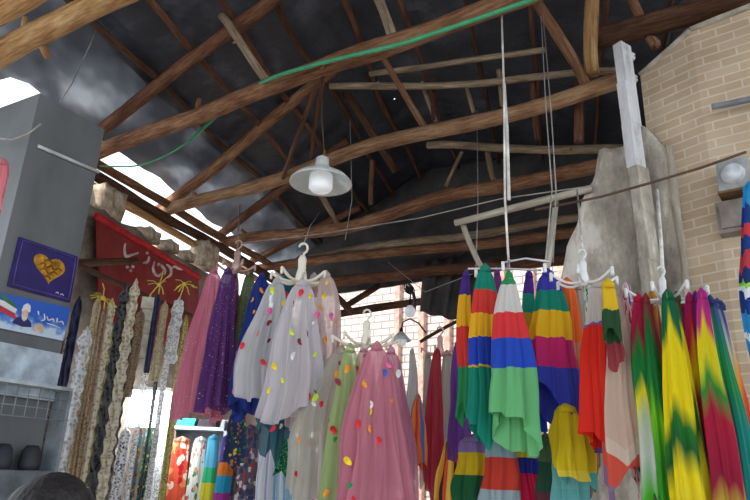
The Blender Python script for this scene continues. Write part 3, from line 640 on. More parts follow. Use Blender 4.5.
scarf(646, 301, 2.62, 540, 7, 20, dyed('dye_i', [(0, Mr), (.15, (24, 110, 50)), (.4, (30, 130, 60)), (.55, (120, 200, 30)), (.8, (60, 160, 40))], .2), 'slim grassy green tie dyed scarf left of the bright yellow one', 29, 4, group=G3)
scarf(677, 299, 2.62, 550, 7, 20, dyed('dye_j', [(0, (24, 100, 60)), (.15, (190, 30, 60)), (.35, (30, 100, 50)), (.55, Yb), (.75, (40, 110, 50))], .22), 'slim green and crimson tie dyed scarf right of the bright yellow one', 30, 4, group=G3)
scarf(696, 299, 2.58, 550, 7, 18, dyed('dye_k', [(0, (90, 40, 120)), (.12, (170, 30, 80)), (.3, (230, 200, 40)), (.5, (40, 130, 60)), (.7, (230, 214, 40))], .22), 'slim purple topped tie dyed scarf left of the magenta topped one', 36, 4, group=G3)
# glitter tulle on the left
G4 = 'glitter tulle scarves on the left ring'
scarf(214, 272, 4.0, 425, 8, 46, tulle('pink_tulle', (206, 116, 142), .72, 1, (232, 150, 176)), 'pale pink glitter tulle scarf, leftmost of the tulle bunch', 31, 8, .06, group=G4, depth=.45, bend=-1)
scarf(228, 272, 3.8, 416, 9, 34, tulle('purple_tulle', (84, 42, 108), .86, 1, (118, 70, 140)), 'purple glitter tulle scarf right of the pale pink one', 32, 7, .05, group=G4)
scarf(235, 276, 4.1, 412, 6, 26, tulle('plum_tulle', (104, 36, 66), .9, 1, (126, 56, 84)), 'dark plum tulle scarf between the purple and the olive ones', 33, 5, .05, group=G4)
scarf(250, 274, 4.1, 408, 7, 30, tulle('olive_tulle', (84, 100, 60), .92, 1, (112, 128, 84)), 'olive green tulle scarf beside the dark blue one', 34, 5, .05, group=G4)
scarf(262, 278, 3.75, 424, 9, 38, tulle('blue_tulle', (32, 52, 134), .95, 0, (46, 66, 150)), 'dark blue scarf with yellow and pink petals left of the white scarves', 35, 6, .1, group=G4, pet=['yellow', 'lime', 'pink', 'orange'], npet=14, psize=.9)
# white petal scarves
G5 = 'sheer petal scarves on the cream hanger'
PC = ['yellow', 'yellow', 'lime', 'lime', 'orange', 'red', 'pink', 'white', 'maroon']
scarf(277, 282, 3.45, 404, 9, 54, tulle('white_tulle_a', (206, 206, 208), .6), 'sheer white petal scarf on the left of the cream hanger', 41, 8, .06, group=G5, pet=PC, npet=14, bend=-6, depth=.45)
scarf(302, 284, 3.3, 432, 13, 62, tulle('white_tulle_b', (210, 206, 212), .64, 0, (232, 226, 232)), 'large sheer white petal scarf in the middle of the cream hanger', 42, 9, .12, group=G5, pet=PC, npet=22, depth=.45)
scarf(326, 276, 3.5, 392, 10, 40, tulle('blush_tulle', (214, 194, 192), .62), 'sheer blush petal scarf on the right of the cream hanger', 43, 7, .06, group=G5, pet=['lime', 'yellow', 'orange', 'pink'], npet=12, depth=.5, bend=3)
scarf(287, 278, 3.7, 470, 9, 36, tulle('teal_petal', (40, 92, 110), .9), 'long dark teal petal scarf showing below the white scarves', 44, 6, .2, group=G5, pet=['green', 'blue', 'yellow', 'white', 'red'], npet=16)
scarf(314, 278, 3.65, 440, 9, 40, tulle('beige_petal', (190, 172, 168), .62), 'sheer beige petal scarf behind the large white one', 45, 7, .1, group=G5, pet=PC, npet=12)
# green, cream and pink petal scarves
G6 = 'sheer petal scarves on the lower hanger'
PD = ['red', 'orange', 'green', 'maroon', 'yellow', 'white', 'red']
scarf(341, 352, 3.3, 505, 12, 74, tulle('ivory_tulle', (190, 186, 176), .62), 'sheer ivory petal scarf on the left of the lower hanger', 51, 9, .08, group=G6, pet=PD, npet=20, bend=-12, depth=.45)
scarf(350, 350, 3.12, 530, 11, 44, tulle('green_tulle', (166, 186, 128), .66), 'sheer pale green petal scarf beside the pink ones', 52, 7, .06, group=G6, pet=PD, npet=18)
scarf(340, 346, 3.5, 450, 10, 34, tulle('peach_tulle', (222, 176, 140), .66), 'sheer peach petal scarf behind the pale green one', 53, 6, .06, group=G6, pet=['red', 'orange', 'yellow', 'maroon'], npet=10)
scarf(377, 348, 3.0, 545, 12, 78, tulle('rose_tulle', (204, 128, 150), .72, 0, (224, 152, 170)), 'large sheer rose pink petal scarf at the front of the lower hanger', 54, 9, .06, group=G6, pet=['yellow', 'orange', 'red', 'white', 'pink', 'blue', 'green'], npet=22, depth=.4)
scarf(391, 352, 3.25, 530, 9, 50, tulle('mauve_tulle', (192, 124, 154), .7), 'sheer mauve pink petal scarf on the right of the lower hanger', 55, 8, .06, group=G6, pet=['yellow', 'orange', 'red', 'white', 'blue'], npet=16, bend=5)
scarf(364, 350, 3.5, 470, 9, 40, tulle('pale_pink_tulle', (216, 160, 176), .66), 'sheer pale pink petal scarf behind the rose pink one', 56, 7, .06, group=G6, pet=PD, npet=10)
# further scarves at the back
G7 = 'scarves on the far pink hanger'
scarf(428, 356, 5.2, 492, 6, 18, tulle('far_grey', (176, 176, 172), .9), 'pale grey scarf on the far pink hanger', 61, 4, group=G7)
scarf(437, 352, 5.0, 510, 7, 20, tulle('far_crimson', (176, 46, 66), .92), 'crimson scarf on the far pink hanger', 62, 4, group=G7, bend=-3)
scarf(447, 354, 5.1, 500, 8, 24, tulle('far_beige', (182, 176, 166), .92), 'long beige scarf on the right of the far pink hanger', 63, 4, group=G7)
scarf(418, 398, 5.0, 475, 6, 24, stripes('orange_blue', [(0, (222, 110, 60)), (.3, (70, 110, 190)), (.5, (226, 130, 60)), (.75, (196, 60, 50))]), 'orange and blue striped scarf hanging beside the rose pink scarf', 64, 4, group=G7)
scarf(412, 352, 5.6, 480, 5, 18, tulle('far_white', (196, 196, 200), .85), 'sheer white scarf leftmost on the far pink hanger', 65, 4, group=G7)
scarf(455, 352, 5.5, 500, 6, 20, tulle('far_silver', (160, 160, 156), .9), 'dull silver scarf beside the plain violet one', 66, 4, group=G7)
scarf(450, 440, 4.6, 520, 6, 30, stripes('fire_stripes', [(0, (230, 160, 50)), (.3, (60, 40, 50)), (.5, (226, 90, 60)), (.75, (240, 200, 90))]), 'low scarf with yellow and red flame stripes under the beige one', 67, 4, group=G7)
# items at both edges
scarf(2, 164, 3.0, 236, 14, 26, tulle('pink_edge', (214, 130, 140), .95), 'pink cloth hanging at the left edge beside the grey column', 71, 4, hem=.3, nh=1, name='hanging_cloth', cat='cloth')
scarf(759, 186, 2.3, 400, 34, 36, bands('blue_garment', [(0, (40, 150, 214)), (.12, (30, 60, 140)), (.2, (206, 60, 70)), (.27, (30, 60, 130)), (.34, (190, 60, 70)), (.42, (28, 50, 110)), (.47, (150, 210, 70)), (.5, (226, 230, 236)), (.53, (30, 60, 130)), (.62, (50, 150, 214)), (.72, (226, 232, 236)), (.75, (50, 140, 210)), (.84, (224, 230, 234)), (.88, (206, 60, 66)), (.91, (226, 230, 234)), (.94, (40, 110, 190))], .16), 'blue patterned garment hanging at the right edge beside the brick pier', 72, 5, name='hanging_garment', cat='garment', hem=.04, bend=-18)

# ------------------------------------------------------------------ hangers
CREAM = plain('cream_plastic', (226, 220, 204), .35, var=.05); WHT = plain('white_plastic', (222, 222, 222), .35, var=.05)
STEEL = plain('painted_steel', (196, 198, 202), .35, .6, .05)
def arm_hanger(px, py, Y, r, n, label, mat, hook=True, sz=1.0, rot=0, name='hanger', drop=.0):
    c = at_depth(px, py, Y); e = thing('scarf_' + name, label, 'hanger', c)
    MB().lathe([(0, .11*sz), (.012*sz, .11*sz), (.02*sz, .09*sz), (.017*sz, .05*sz), (.024*sz, .02*sz), (.028*sz, -.01*sz), (.018*sz, -.03*sz), (0, -.035*sz)], 16).obj('stem', mat, e)
    if hook:
        MB().tube([(0, 0, .1*sz)] + [(.02*sz*math.sin(q) , 0, .145*sz - .024*sz*math.cos(q)) for q in (0.3, .9, 1.5, 2.1, 2.7, 3.3, 3.9, 4.5)], .0055*sz, 8).obj('hook', mat, e)
    for k in range(n):
        a = rot + 2 * PI * k / n; d = Vector((math.cos(a), math.sin(a), 0))
        arm = MB().tube([d * r * t + Vector((0, 0, -.005 - .018 * math.sin(t * 3.4) - drop * t + .02 * t * t)) for t in (0, .2, .4, .6, .8, 1)], .0075 * sz, 8).obj('arm', mat, e)
        tip = d * r + Vector((0, 0, .02 - drop)); cm = MB(); cm.box(tip - Vector((0, 0, .018)), (.012, .012, .034)); cm.sphere(tip, .008); cm.obj('clip', mat, arm)
    return e
arm_hanger(301, 279, 3.48, .165, 8, 'cream plastic hanger with a hook top and curved arms holding the white scarves', CREAM, rot=.2, sz=1.25)
arm_hanger(366, 342, 3.28, .17, 8, 'cream plastic hanger holding the green and pink petal scarves', CREAM, rot=.1, sz=1.0)
arm_hanger(440, 352, 5.1, .15, 6, 'pink plastic hanger against the bright far opening', plain('pink_plastic', (222, 170, 166), .4), sz=1.2, rot=.15)
arm_hanger(236, 268, 3.95, .12, 6, 'looped wire ring hanger over the purple tulle', plain('copper_wire', (176, 148, 140), .4, .4), sz=1.1)
arm_hanger(584, 280, 2.78, .15, 6, 'white rope wrapped hanger over the red and cream scarves', WHT, sz=.85, rot=.05)
arm_hanger(664, 297, 2.66, .17, 8, 'white plastic hanger with knobbly arms over the tie dyed scarves', WHT, sz=.8, rot=.12)
c = at_depth(509, 269, 3.05); e = thing('scarf_hanger', 'white metal bar hanger over the rainbow block scarves', 'hanger', c)
for i, (x0, y0, x1, y1) in enumerate(((-.2, .02, .16, .0), (-.03, -.14, .03, .2), (-.05, -.08, .17, -.12))):
    MB().tube([(x0, y0, .002 * i), ((x0 + x1) / 2, (y0 + y1) / 2, .004 + .01 * i), (x1, y1, .002 * i)], .006, 8).obj('bar', STEEL, e)
for x, y in ((-.16, .02), (-.05, -.1), (.03, .1), (.15, -.1)): MB().box((x, y, -.02), (.014, .012, .045)).obj('clip', WHT, e, smooth=False)
# ropes
ROPE = plain('white_rope', (206, 202, 196), .8); TWINE = plain('grey_twine', (150, 146, 140), .8); CABLE = plain('brown_cable', (96, 74, 60), .7)
wire('rope', [at_depth(501, -4, 3.4), at_depth(504, 90, 3.2), at_depth(505, 200, 3.1), at_depth(509, 268, 3.05)], .006, ROPE, 'long white rope dropping from the roof to the rainbow bar hanger')
wire('rope', [at_depth(504, 84, 3.22), at_depth(507, 130, 3.16), at_depth(509, 200, 3.1)], .009, ROPE, 'thicker doubled end of the white rope tied alongside it')
wire('rope', [at_depth(541, 16, 4.0), at_depth(546, 110, 3.7), at_depth(552, 190, 3.4), at_depth(545, 268, 3.08)], .004, TWINE, 'thin grey twine left one of a pair above the rainbow scarves')
wire('rope', [at_depth(543, 16, 4.02), at_depth(551, 110, 3.7), at_depth(556, 190, 3.45), at_depth(553, 262, 3.3)], .004, TWINE, 'thin grey twine right one of a pair above the rainbow scarves')
wire('rope', [at_depth(577, 190, 4.0), at_depth(581, 230, 3.3), at_depth(583, 262, 2.8)], .006, ROPE, 'short knotted white rope holding the red and cream scarf hanger')
wire('rope', [at_depth(657, 190, 3.2), at_depth(661, 240, 2.9), at_depth(663, 282, 2.68)], .009, ROPE, 'short white rope holding the tie dyed scarf hanger')
wire('rope', [at_depth(240, 205, 6.2), at_depth(238, 235, 5.0), at_depth(237, 262, 3.95)], .007, plain('pinkish_rope', (150, 120, 112), .8), 'pinkish rope dropping to the purple tulle ring')
wire('rope', [at_depth(320, 212, 5.8), at_depth(310, 226, 4.6), at_depth(303, 246, 3.5)], .003, TWINE, 'thin twine holding the cream hanger hook')
wire('cable', [at_depth(242, 243, 5.0), at_depth(320, 234, 4.7), at_depth(420, 218, 4.4), at_depth(500, 199, 4.1), at_depth(592, 186, 3.7)], .0045, TWINE, 'thin grey wire stretched across under the beams to the plaster wall', 'cable')
wire('cable', [at_depth(535, 210, 3.9), at_depth(600, 197, 3.6), at_depth(650, 183, 3.35), at_depth(700, 168, 3.1), at_depth(746, 152, 2.9)], .008, CABLE, 'brown cable stretched across the brick pier', 'cable')
wire('cable', [at_depth(-10, 137, 3.6), at_depth(12, 140, 3.5), at_depth(28, 134, 3.5), at_depth(41, 124, 3.5)], .006, TWINE, 'short grey wire sagging across the top of the grey column', 'cable')
wire('cable', [at_depth(105, 8, 4.6), at_depth(90, 45, 4.5), at_depth(72, 84, 4.4), at_depth(60, 102, 4.3)], .004, TWINE, 'thin wire hanging down from the golden beam at the top left', 'cable')
wire('cable', [at_depth(350, 120, 5.6), at_depth(352, 200, 5.5), at_depth(345, 240, 5.4)], .003, TWINE, 'thin hanging wire right of the pendant lamp', 'cable')
wire('cable', [at_depth(477, 110, 5.6), at_depth(478, 200, 5.0), at_depth(476, 268, 4.4)], .004, TWINE, 'thin hanging wire left of the long white rope', 'cable')
wire('cable', [at_depth(388, 262, 7.5), at_depth(425, 292, 6.5), at_depth(472, 274, 5.0)], .004, TWINE, 'slack thin wire in front of the dark far tarp', 'cable')
# green hose
def smooth_pts(pts, n=8):
    out = []
    for i in range(len(pts) - 1):
        p0, p1, p2, p3 = pts[max(i-1, 0)], pts[i], pts[i+1], pts[min(i+2, len(pts)-1)]
        for k in range(n):
            q = k / n; out.append(.5 * ((2*p1) + (p2-p0)*q + (2*p0-5*p1+4*p2-p3)*q*q + (3*p1-p0-3*p2+p3)*q**3))
    return out + [pts[-1]]
GREEN = plain('green_plastic', (66, 156, 112), .35, var=.1)
bdir = (B1[1] - B1[0]).normalized()
def off_beam(px, py): p = at_plane(px, py, B1[0] - Vector((.547, .837, 0)) * .15, U); return p
pts = [at_depth(100, 166, 5.6), at_depth(135, 166, 5.5), at_depth(165, 156, 5.35), at_depth(190, 140, 5.2), at_depth(213, 119, 5.0), at_depth(240, 97, 4.75)]
pts += [off_beam(*q) for q in ((270, 79), (310, 66), (350, 56), (400, 44), (450, 28), (500, 11), (537, -2))]
pts = smooth_pts(pts); o = pts[0]
tag(MB().tube([p - o for p in pts], [.008 if i < 24 else .0155 for i in range(len(pts))], 10).obj('garden_hose', GREEN, loc=o), 'green plastic hose running up from the left eave and along the roof beam', 'hose')

# ------------------------------------------------------------------ pendant lamp
ENAM = plain('grey_white_enamel', (206, 212, 210), .3, var=.06)
c = at_depth(321, 181, 3.95); k = mpp(c); e = thing('hanging_lamp', 'white enamel pendant lamp with a wide dish shade under the roof beams', 'lamp', c)
prof = [(5*k, 26*k), (6.5*k, 25*k), (7*k, 18*k), (9*k, 13*k), (17*k, 9*k), (26*k, 4*k), (31*k, -1.5*k), (31.5*k, -3*k), (30.5*k, -2.5*k), (25*k, 2.5*k), (16*k, 7*k), (8*k, 10*k), (5*k, 11*k)]
MB().lathe(prof, 40).obj('shade', ENAM, e)
t = NT('white_bulb_glass'); em = t.n('Emission'); em.inputs[0].default_value = lin((235, 240, 245)); em.inputs[1].default_value = .12
ad = t.n('AddShader'); t.t.links.new(t.bsdf(lin((228, 232, 234)), .25), ad.inputs[0]); t.t.links.new(em.outputs[0], ad.inputs[1]); M_BULB = t.end(ad.outputs[0])
MB().lathe([(0, 10*k), (6*k, 10*k), (11.5*k, 6*k), (12*k, 0), (11.8*k, -8*k), (9*k, -11*k), (4*k, -12.5*k), (0, -13*k)], 24).obj('bulb', M_BULB, e)
MB().tube([(0, 0, 25*k), (0, 0, 29*k), (2*k, 0, 32*k), (1*k, 0, 35*k)], .008, 8).obj('hook', plain('rusty_iron', (120, 88, 50), .6, .5), e)
top = at_plane(322, 76, B1[0], U) - c
MB().tube([(1*k, 0, 34*k), top * .6, top], .0045, 6).obj('cord', plain('dark_cord', (70, 58, 50), .7), e)

# ------------------------------------------------------------------ far opening: fan, bulbs, tarp
BLK = plain('black_iron', (40, 40, 42), .5); 
c = at_depth(409, 289, 8.0); k = mpp(c); e = thing('wall_fan', 'small dark round fan in front of the bright far opening', 'fan', c)
rot = Matrix.Rotation(.5, 3, 'Z') @ Matrix.Rotation(PI / 2 - .3, 3, 'X')
mb = MB()
for rr in (2.2, 4.2, 6.0): mb.tube([rot @ Vector((rr*k*math.cos(q*.35), rr*k*math.sin(q*.35), .02*(1 - rr/8))) for q in range(19)], .007, 6, cap=False)
for q in range(12): mb.tube([rot @ Vector((0, 0, .02)), rot @ Vector((6*k*math.cos(q*.524), 6*k*math.sin(q*.524), 0))], .005, 5)
mb.obj('guard', BLK, e)
for q in range(3):
    aa = q * 2.09; mb = MB(); P4 = [Vector((.8*k*math.cos(aa-.5), .8*k*math.sin(aa-.5), -.01)), Vector((5*k*math.cos(aa-.45), 5*k*math.sin(aa-.45), -.02)), Vector((5.2*k*math.cos(aa+.55), 5.2*k*math.sin(aa+.55), .0)), Vector((.8*k*math.cos(aa+.6), .8*k*math.sin(aa+.6), 0))]
    mb.add([rot @ p for p in P4], [(0, 1, 2, 3)]).obj('blade', plain('dark_blade', (60, 60, 64), .5), e, solid=.006)
MB().sphere((0, .05, 0), .05).obj('motor', BLK, e)
MB().tube([(0, .06, 0), (5*k, .1, -2*k), (7*k, .1, -12*k), (6*k, .1, -20*k)], .022, 8).obj('bracket', BLK, e)
def bulb(px, py, Y, w, label, shade=False):
    c = at_depth(px, py, Y); k = mpp(c); e = thing('hanging_bulb', label, 'bulb', c)
    MB().lathe([(0, w*.55*k), (w*.22*k, w*.5*k), (w*.5*k, w*.15*k), (w*.52*k, -w*.2*k), (w*.36*k, -w*.5*k), (0, -w*.6*k)], 18).obj('globe', M_BULB, e)
    MB().lathe([(0, w*1.1*k), (w*.14*k, w*1.1*k), (w*.18*k, w*.5*k), (w*.22*k, w*.42*k)], 14).obj('socket', BLK, e)
    if shade: MB().lathe([(w*.2*k, w*.75*k), (w*.5*k, w*.45*k), (w*.95*k, -.05*w*k), (w*.9*k, -.08*w*k), (w*.45*k, w*.38*k)], 22).obj('shade', ENAM, e)
    MB().tube([(0, 0, w*1.1*k), (0, 0, w*1.9*k)] if not shade else [(0, 0, w*1.05*k), (.02, 0, w*1.7*k), (w*.8*k, 0, w*2.0*k), (w*1.6*k, 0, w*1.6*k), (w*2.3*k, 0, w*.7*k)], .009, 6).obj('cord', BLK, e)
bulb(410, 311, 7.6, 11, 'white globe bulb hanging below the small dark fan')
bulb(401, 340, 7.0, 11, 'shaded bulb on a bent gooseneck lower left of the globe bulb', True)
vs = []
ct = [(424, 262), (475, 252), (478, 325), (420, 312)]
tlp, trp, brp, blp = [at_depth(*q, 8.3) for q in ct]
for j in range(13):
    for i in range(17):
        p = tlp.lerp(trp, i / 16).lerp(blp.lerp(brp, i / 16), j / 12); p.y += .06 * math.sin(i * 1.3 + j * .3); vs.append(p - tlp)
tag(me_obj('hanging_tarp', vs, [(j*17+i, j*17+i+1, (j+1)*17+i+1, (j+1)*17+i) for j in range(12) for i in range(16)], M_TARP, loc=tlp, solid=.01), 'dark grey tarp hanging at the far end left of the rainbow scarves', 'tarp')

# ------------------------------------------------------------------ things on the brick pier
def on_pier(px, py, off=.06): return at_plane(px, py, BB - Vector((.613, .79, 0)) * off, d2)
pz = Matrix.Rotation(math.atan2(d2.y, d2.x), 3, 'Z')
c = on_pier(735, 178, .09); e = thing('electric_meter', 'grey meter box with a round glass cover on the brick pier', 'meter', c)
MB().box((0, 0, 0), (.17, .12, .2), pz).obj('case', plain('grey_meter_case', (150, 152, 154), .5), e, smooth=False)
rx = pz @ Matrix.Rotation(PI / 2, 3, 'X'); mb = MB().lathe([(0, .11), (.04, .108), (.062, .09), (.066, .06), (.066, .0)], 24); mb.v = [rx @ v for v in mb.v]; mb.obj('glass_cover', plain('clouded_glass', (196, 200, 206), .15), e)
MB().box((0, 0, -.1), (.19, .13, .015), pz).obj('base_plate', plain('brown_wood', (110, 84, 62), .8), e, smooth=False)
c = on_pier(734, 218, .05); tag(MB().box((0, 0, 0), (.17, .09, .2), pz).box(pz @ Vector((0, -.05, 0)), (.13, .02, .15), pz).obj('junction_box', plain('grey_box', (128, 120, 112), .7), loc=c, smooth=False), 'dull grey junction box under the meter on the brick pier', 'box')
a, b = on_pier(712, 107, .1), on_pier(762, 97, .1)
wire('conduit_pipe', [a, b], .02, plain('grey_pipe', (122, 124, 130), .5), 'short grey conduit pipe sticking out on the brick pier', 'pipe', n=12)
c = at_depth(631, 57, 4.0); e = thing('insulator', 'small white porcelain insulator pair beside the whitewashed post top', 'insulator', c)
for dz in (0, -.19): MB().lathe([(0, .03), (.018, .03), (.03, .015), (.018, .005), (.03, -.012), (.02, -.03), (0, -.03)], 16, (0, 0, dz)).obj('knob', WHT, e)
MB().tube([(.03, .03, .0), (0, 0, -.05), (0, 0, -.19)], .006, 6).obj('pin', BLK, e)
c = at_depth(718, 304, 2.5); wire('wire_hook', [at_depth(712, 303, 2.5), at_depth(716, 301, 2.5), at_depth(721, 302, 2.5), at_depth(724, 306, 2.5), at_depth(724, 310, 2.5)], .008, plain('navy_tape', (40, 50, 110), .6), 'dark blue curled hook at the right end of the tie dyed scarves', 'hook')

# ------------------------------------------------------------------ lace and sequin trims in front of the left wall
TR0 = WL0 + nb * .62
def trim_pt(px, py, off=0): return at_plane(px, py, TR0 + nb * off, V)
YB = {141: 400, 150: 372, 158: 376, 165: 384, 179: 366}
def ribbon(px, py, w_px, mat, label, seed, off=0.0, ybot=530, scal=0, ruffle=0, name='hanging_trim', cat='trim', stack=0):
    top = trim_pt(px, py, off); k = mpp(top); w = w_px * k; rnd = random.Random(seed)
    z1 = max(.6, at_plane(px, min(ybot, 520), TR0 + nb * off, V).z if ybot < 500 else 1.15); L = top.z - z1; NVv, NUu = 60, 8; vs, us, fs = [], [], []
    ang = rnd.uniform(-.4, .4) + .35
    for j in range(NVv + 1):
        t = j / NVv; z = -t * L; ww = w / 2 * (1 + scal * .28 * math.sin(z * 55) + ruffle * .3 * noise.noise(Vector((z * 14, seed, 0)))); ww *= min(1, .55 + t * 14)
        tw = ang + .5 * noise.noise(Vector((z * 1.1, seed, 3)))
        for i in range(NUu + 1):
            q = i / NUu * 2 - 1; x = q * ww; y = .012 * math.sin(q * 5 + z * 3) + ruffle * .02 * math.sin(q * 6 + z * 40) + .02 * noise.noise(Vector((z * 2, seed, 8)))
            vs.append(Vector((x * math.cos(tw) - y * math.sin(tw), x * math.sin(tw) + y * math.cos(tw), z))); us.append((x, z))
    for j in range(NVv):
        for i in range(NUu): a = j * (NUu + 1) + i; fs.append((a, a + 1, a + NUu + 2, a + NUu + 1))
    e = thing(name, label, cat, top, 'trims hanging by the left wall')
    me_obj('ribbon', vs, fs, mat, e, uvs=us, solid=.006)
    MB().tube([(0, 0, .03), (0, 0, .0), (0, 0, -.02)], [.005, .014, .012], 8).obj('tied_loop', mat, e)
    for s in range(stack):
        MB().box((.01 * (s % 2), -.03, -.05 - s * .105), (w * .95, .012, .1), Matrix.Rotation(ang, 3, 'Z')).obj('card', plain('cream_card', (206, 200, 182), .8), e, smooth=False)
    return e
LC = lace
mats = {'olive': LC('olive_braid', (88, 78, 48), (150, 138, 96), 50), 'beige': LC('beige_braid', (160, 142, 108), (206, 190, 156), 70), 'tan': LC('tan_braid', (104, 82, 62), (150, 126, 102), 55),
        'greylace': LC('grey_lace', (96, 92, 88), (190, 188, 184), 34), 'white': LC('white_lace', (170, 176, 182), (238, 240, 242), 38), 'brown': LC('brown_sequin', (86, 64, 44), (160, 130, 96), 80, 1, .4),
        'gold': LC('gold_braid', (128, 116, 56), (196, 184, 108), 60, 1, .3), 'black': LC('black_lace', (22, 22, 26), (96, 96, 102), 34), 'navy': LC('navy_ribbon', (26, 30, 60), (52, 56, 92), 20, 1),
        'clear': LC('clear_sequin', (150, 150, 150), (240, 240, 240), 90, .3, .6), 'cream': LC('cream_lace', (170, 158, 128), (228, 220, 198), 40), 'zebra': LC('zebra_sequin', (30, 30, 36), (226, 226, 230), 46, 1, .3),
        'multi': floral('multi_sequin', (120, 124, 110), [(206, 60, 50), (40, 120, 80), (220, 200, 90), (60, 140, 180), (40, 60, 50), (210, 210, 210)], 34, .45), 'greenblack': floral('green_sequin', (40, 56, 48), [(60, 150, 80), (30, 60, 60), (180, 190, 90), (60, 100, 130)], 40, .4)}
TR = [ # px, y top, width px, material, label, off, scallop, ruffle, stack
 (46, 352, 7, 'olive', 'dark olive braid nearest the grey column', .12, 0, 0, 0), (54, 344, 7, 'beige', 'plain beige braid second from the grey column', .1, 0, 0, 0),
 (62, 336, 8, 'tan', 'plain tan braid third from the grey column', .12, 0, 0, 0), (71, 330, 9, 'greylace', 'grey scalloped lace trim left of the navy ribbon', .05, 1, 0, 0),
 (79, 300, 8, 'navy', 'navy blue ribbon hanging high beside the column', .18, 0, .4, 0), (87, 330, 11, 'white', 'broad white scalloped lace trim in front of the tan ones', .0, 1, .3, 0),
 (98, 300, 8, 'beige', 'pale beige braid under the left straw bow', .02, 0, 0, 0), (105, 308, 7, 'brown', 'brown sequin trim right of the left straw bow', .1, 0, 0, 0),
 (112, 302, 8, 'cream', 'cream lace strip in front of the red banner', .12, .4, 0, 0), (110, 330, 6, 'gold', 'thin gold braid hanging low behind the grey ruffle', .0, 0, 0, 0),
 (119, 322, 13, 'greylace', 'wide grey white ruffled trim in the middle of the trims', -.06, .5, 1.2, 0), (128, 286, 12, 'black', 'black ruffled lace trim against the red banner', .06, .6, 1.0, 0),
 (136, 282, 9, 'cream', 'cream ruffled lace trim right of the black one', .14, .8, .8, 0), (131, 330, 8, 'black', 'second black lace strip, hanging lower behind the ruffle', -.02, .8, .5, 0),
 (141, 312, 8, 'tan', 'tan trim between the cream lace and the carded trims', .04, .3, 0, 0), (150, 298, 13, 'cream', 'cream trim with a stack of cards pinned to it', .02, 0, 0, 6),
 (158, 296, 5, 'navy', 'slim navy ribbon beside the carded trim', .1, 0, 0, 0), (165, 304, 8, 'beige', 'beige strip right of the slim navy ribbon', .02, .2, 0, 0),
 (179, 300, 10, 'white', 'white ruffled strip hanging right of the beige one', .02, .3, .8, 0), (172, 322, 6, 'clear', 'see through sequin strip in front of the bright lamp', .06, .3, 0, 0),
 (186, 318, 6, 'gold', 'golden strip last on the right beside the pink tulle', .08, 0, 0, 0), (149, 350, 6, 'clear', 'see through sequin strip below the carded trim', -.1, .3, 0, 0),
 (160, 356, 3, 'black', 'thin black strip hanging across the bright lamp', -.06, .2, 0, 0), (167, 360, 4, 'clear', 'slim see through strip hanging across the bright lamp', .0, .4, 0, 0),
 (126, 430, 10, 'zebra', 'black and white sequin strip low in the trims', -.2, .2, .2, 0), (139, 428, 9, 'multi', 'many coloured sequin strip low beside the zebra one', -.2, .2, .2, 0),
 (152, 424, 9, 'greenblack', 'dark green sequin strip low under the bright lamp', -.2, .2, .2, 0), (164, 424, 10, 'clear', 'silvery sequin strip low under the bright lamp', -.22, .2, .2, 0),
 (173, 430, 7, 'multi', 'many coloured sequin strip low beside the red floral cloth', -.16, .2, .2, 0)]
for i, (px, py, w, m, lab, off, s, r, st) in enumerate(TR): ribbon(px, py, w, mats[m], lab, i + 1, off, YB.get(px, 530), s, r, stack=st)
a, b = trim_pt(30, 250, -.1), trim_pt(200, 296, -.1); b.z = a.z = at_plane(120, 278, TR0, V).z
log('hanging_rail', a, b, .022, .02, B_DARK, 'dark wooden rail that the lace trims hang from', 'rail', None, .01, 90)
STRAW = plain('yellow_straw', (206, 186, 84), .8)
for i, (px, py, lab) in enumerate(((103, 298, 'yellow straw bow above the beige braid on the left'), (159, 285, 'yellow straw bow over the slim navy ribbon'), (184, 284, 'greenish straw bow beside the pink tulle'))):
    c = trim_pt(px, py, .2); mb = MB(); rnd = random.Random(i)
    for q in range(9):
        aa = rnd.uniform(0, 6.3); l = rnd.uniform(.06, .13); mb.tube([(0, 0, 0), (l * .5 * math.cos(aa), .02, l * .5 * math.sin(aa) + .02), (l * math.cos(aa), .0, l * math.sin(aa))], .005, 5)
    mb.sphere((0, 0, 0), .018); tag(mb.obj('hanging_straw_bow', STRAW, loc=c), lab, 'bow', 'straw bows on the trims')

# ------------------------------------------------------------------ lit stall at the back left
sh = at_depth(149, 409, 6.0); t = NT('lit_diffuser'); em = t.n('Emission'); em.inputs[0].default_value = lin((236, 246, 255)); em.inputs[1].default_value = 14; M_LIT = t.end(em.outputs[0])
e = thing('hanging_shop_light', 'glaring white shop lamp seen through the see through strips', 'lamp', sh)
MB().box((0, .0, .17), (.38, .16, .03)).obj('housing', plain('white_housing', (220, 224, 228), .4), e, smooth=False)
MB().box((0, 0, 0), (.34, .12, .31)).obj('diffuser', M_LIT, e, smooth=False)
p, q = at_depth(168, 426, 6.45), at_depth(262, 432, 6.45)
e = thing('shelf_unit', 'white shelf frame behind the tulle scarves with cloth hung beneath', 'shelf', (p + q) / 2)
WSH = plain('white_shelf', (214, 220, 224), .4, var=.05); w = (q - p).length
MB().box((0, .12, 0), (w, .3, .03)).obj('shelf_board', WSH, e, smooth=False)
MB().box((0, .12, -.62), (w, .3, .03)).obj('shelf_board', WSH, e, smooth=False)
for x in (-w / 2, w / 2 - .02, w * .12): MB().box((x, .12, -.7), (.03, .3, 1.55)).obj('upright', WSH, e, smooth=False)
MB().box((0, .28, -.7), (w, .02, 1.5)).obj('back_panel', plain('back_panel_grey', (120, 124, 130), .6), e, smooth=False)
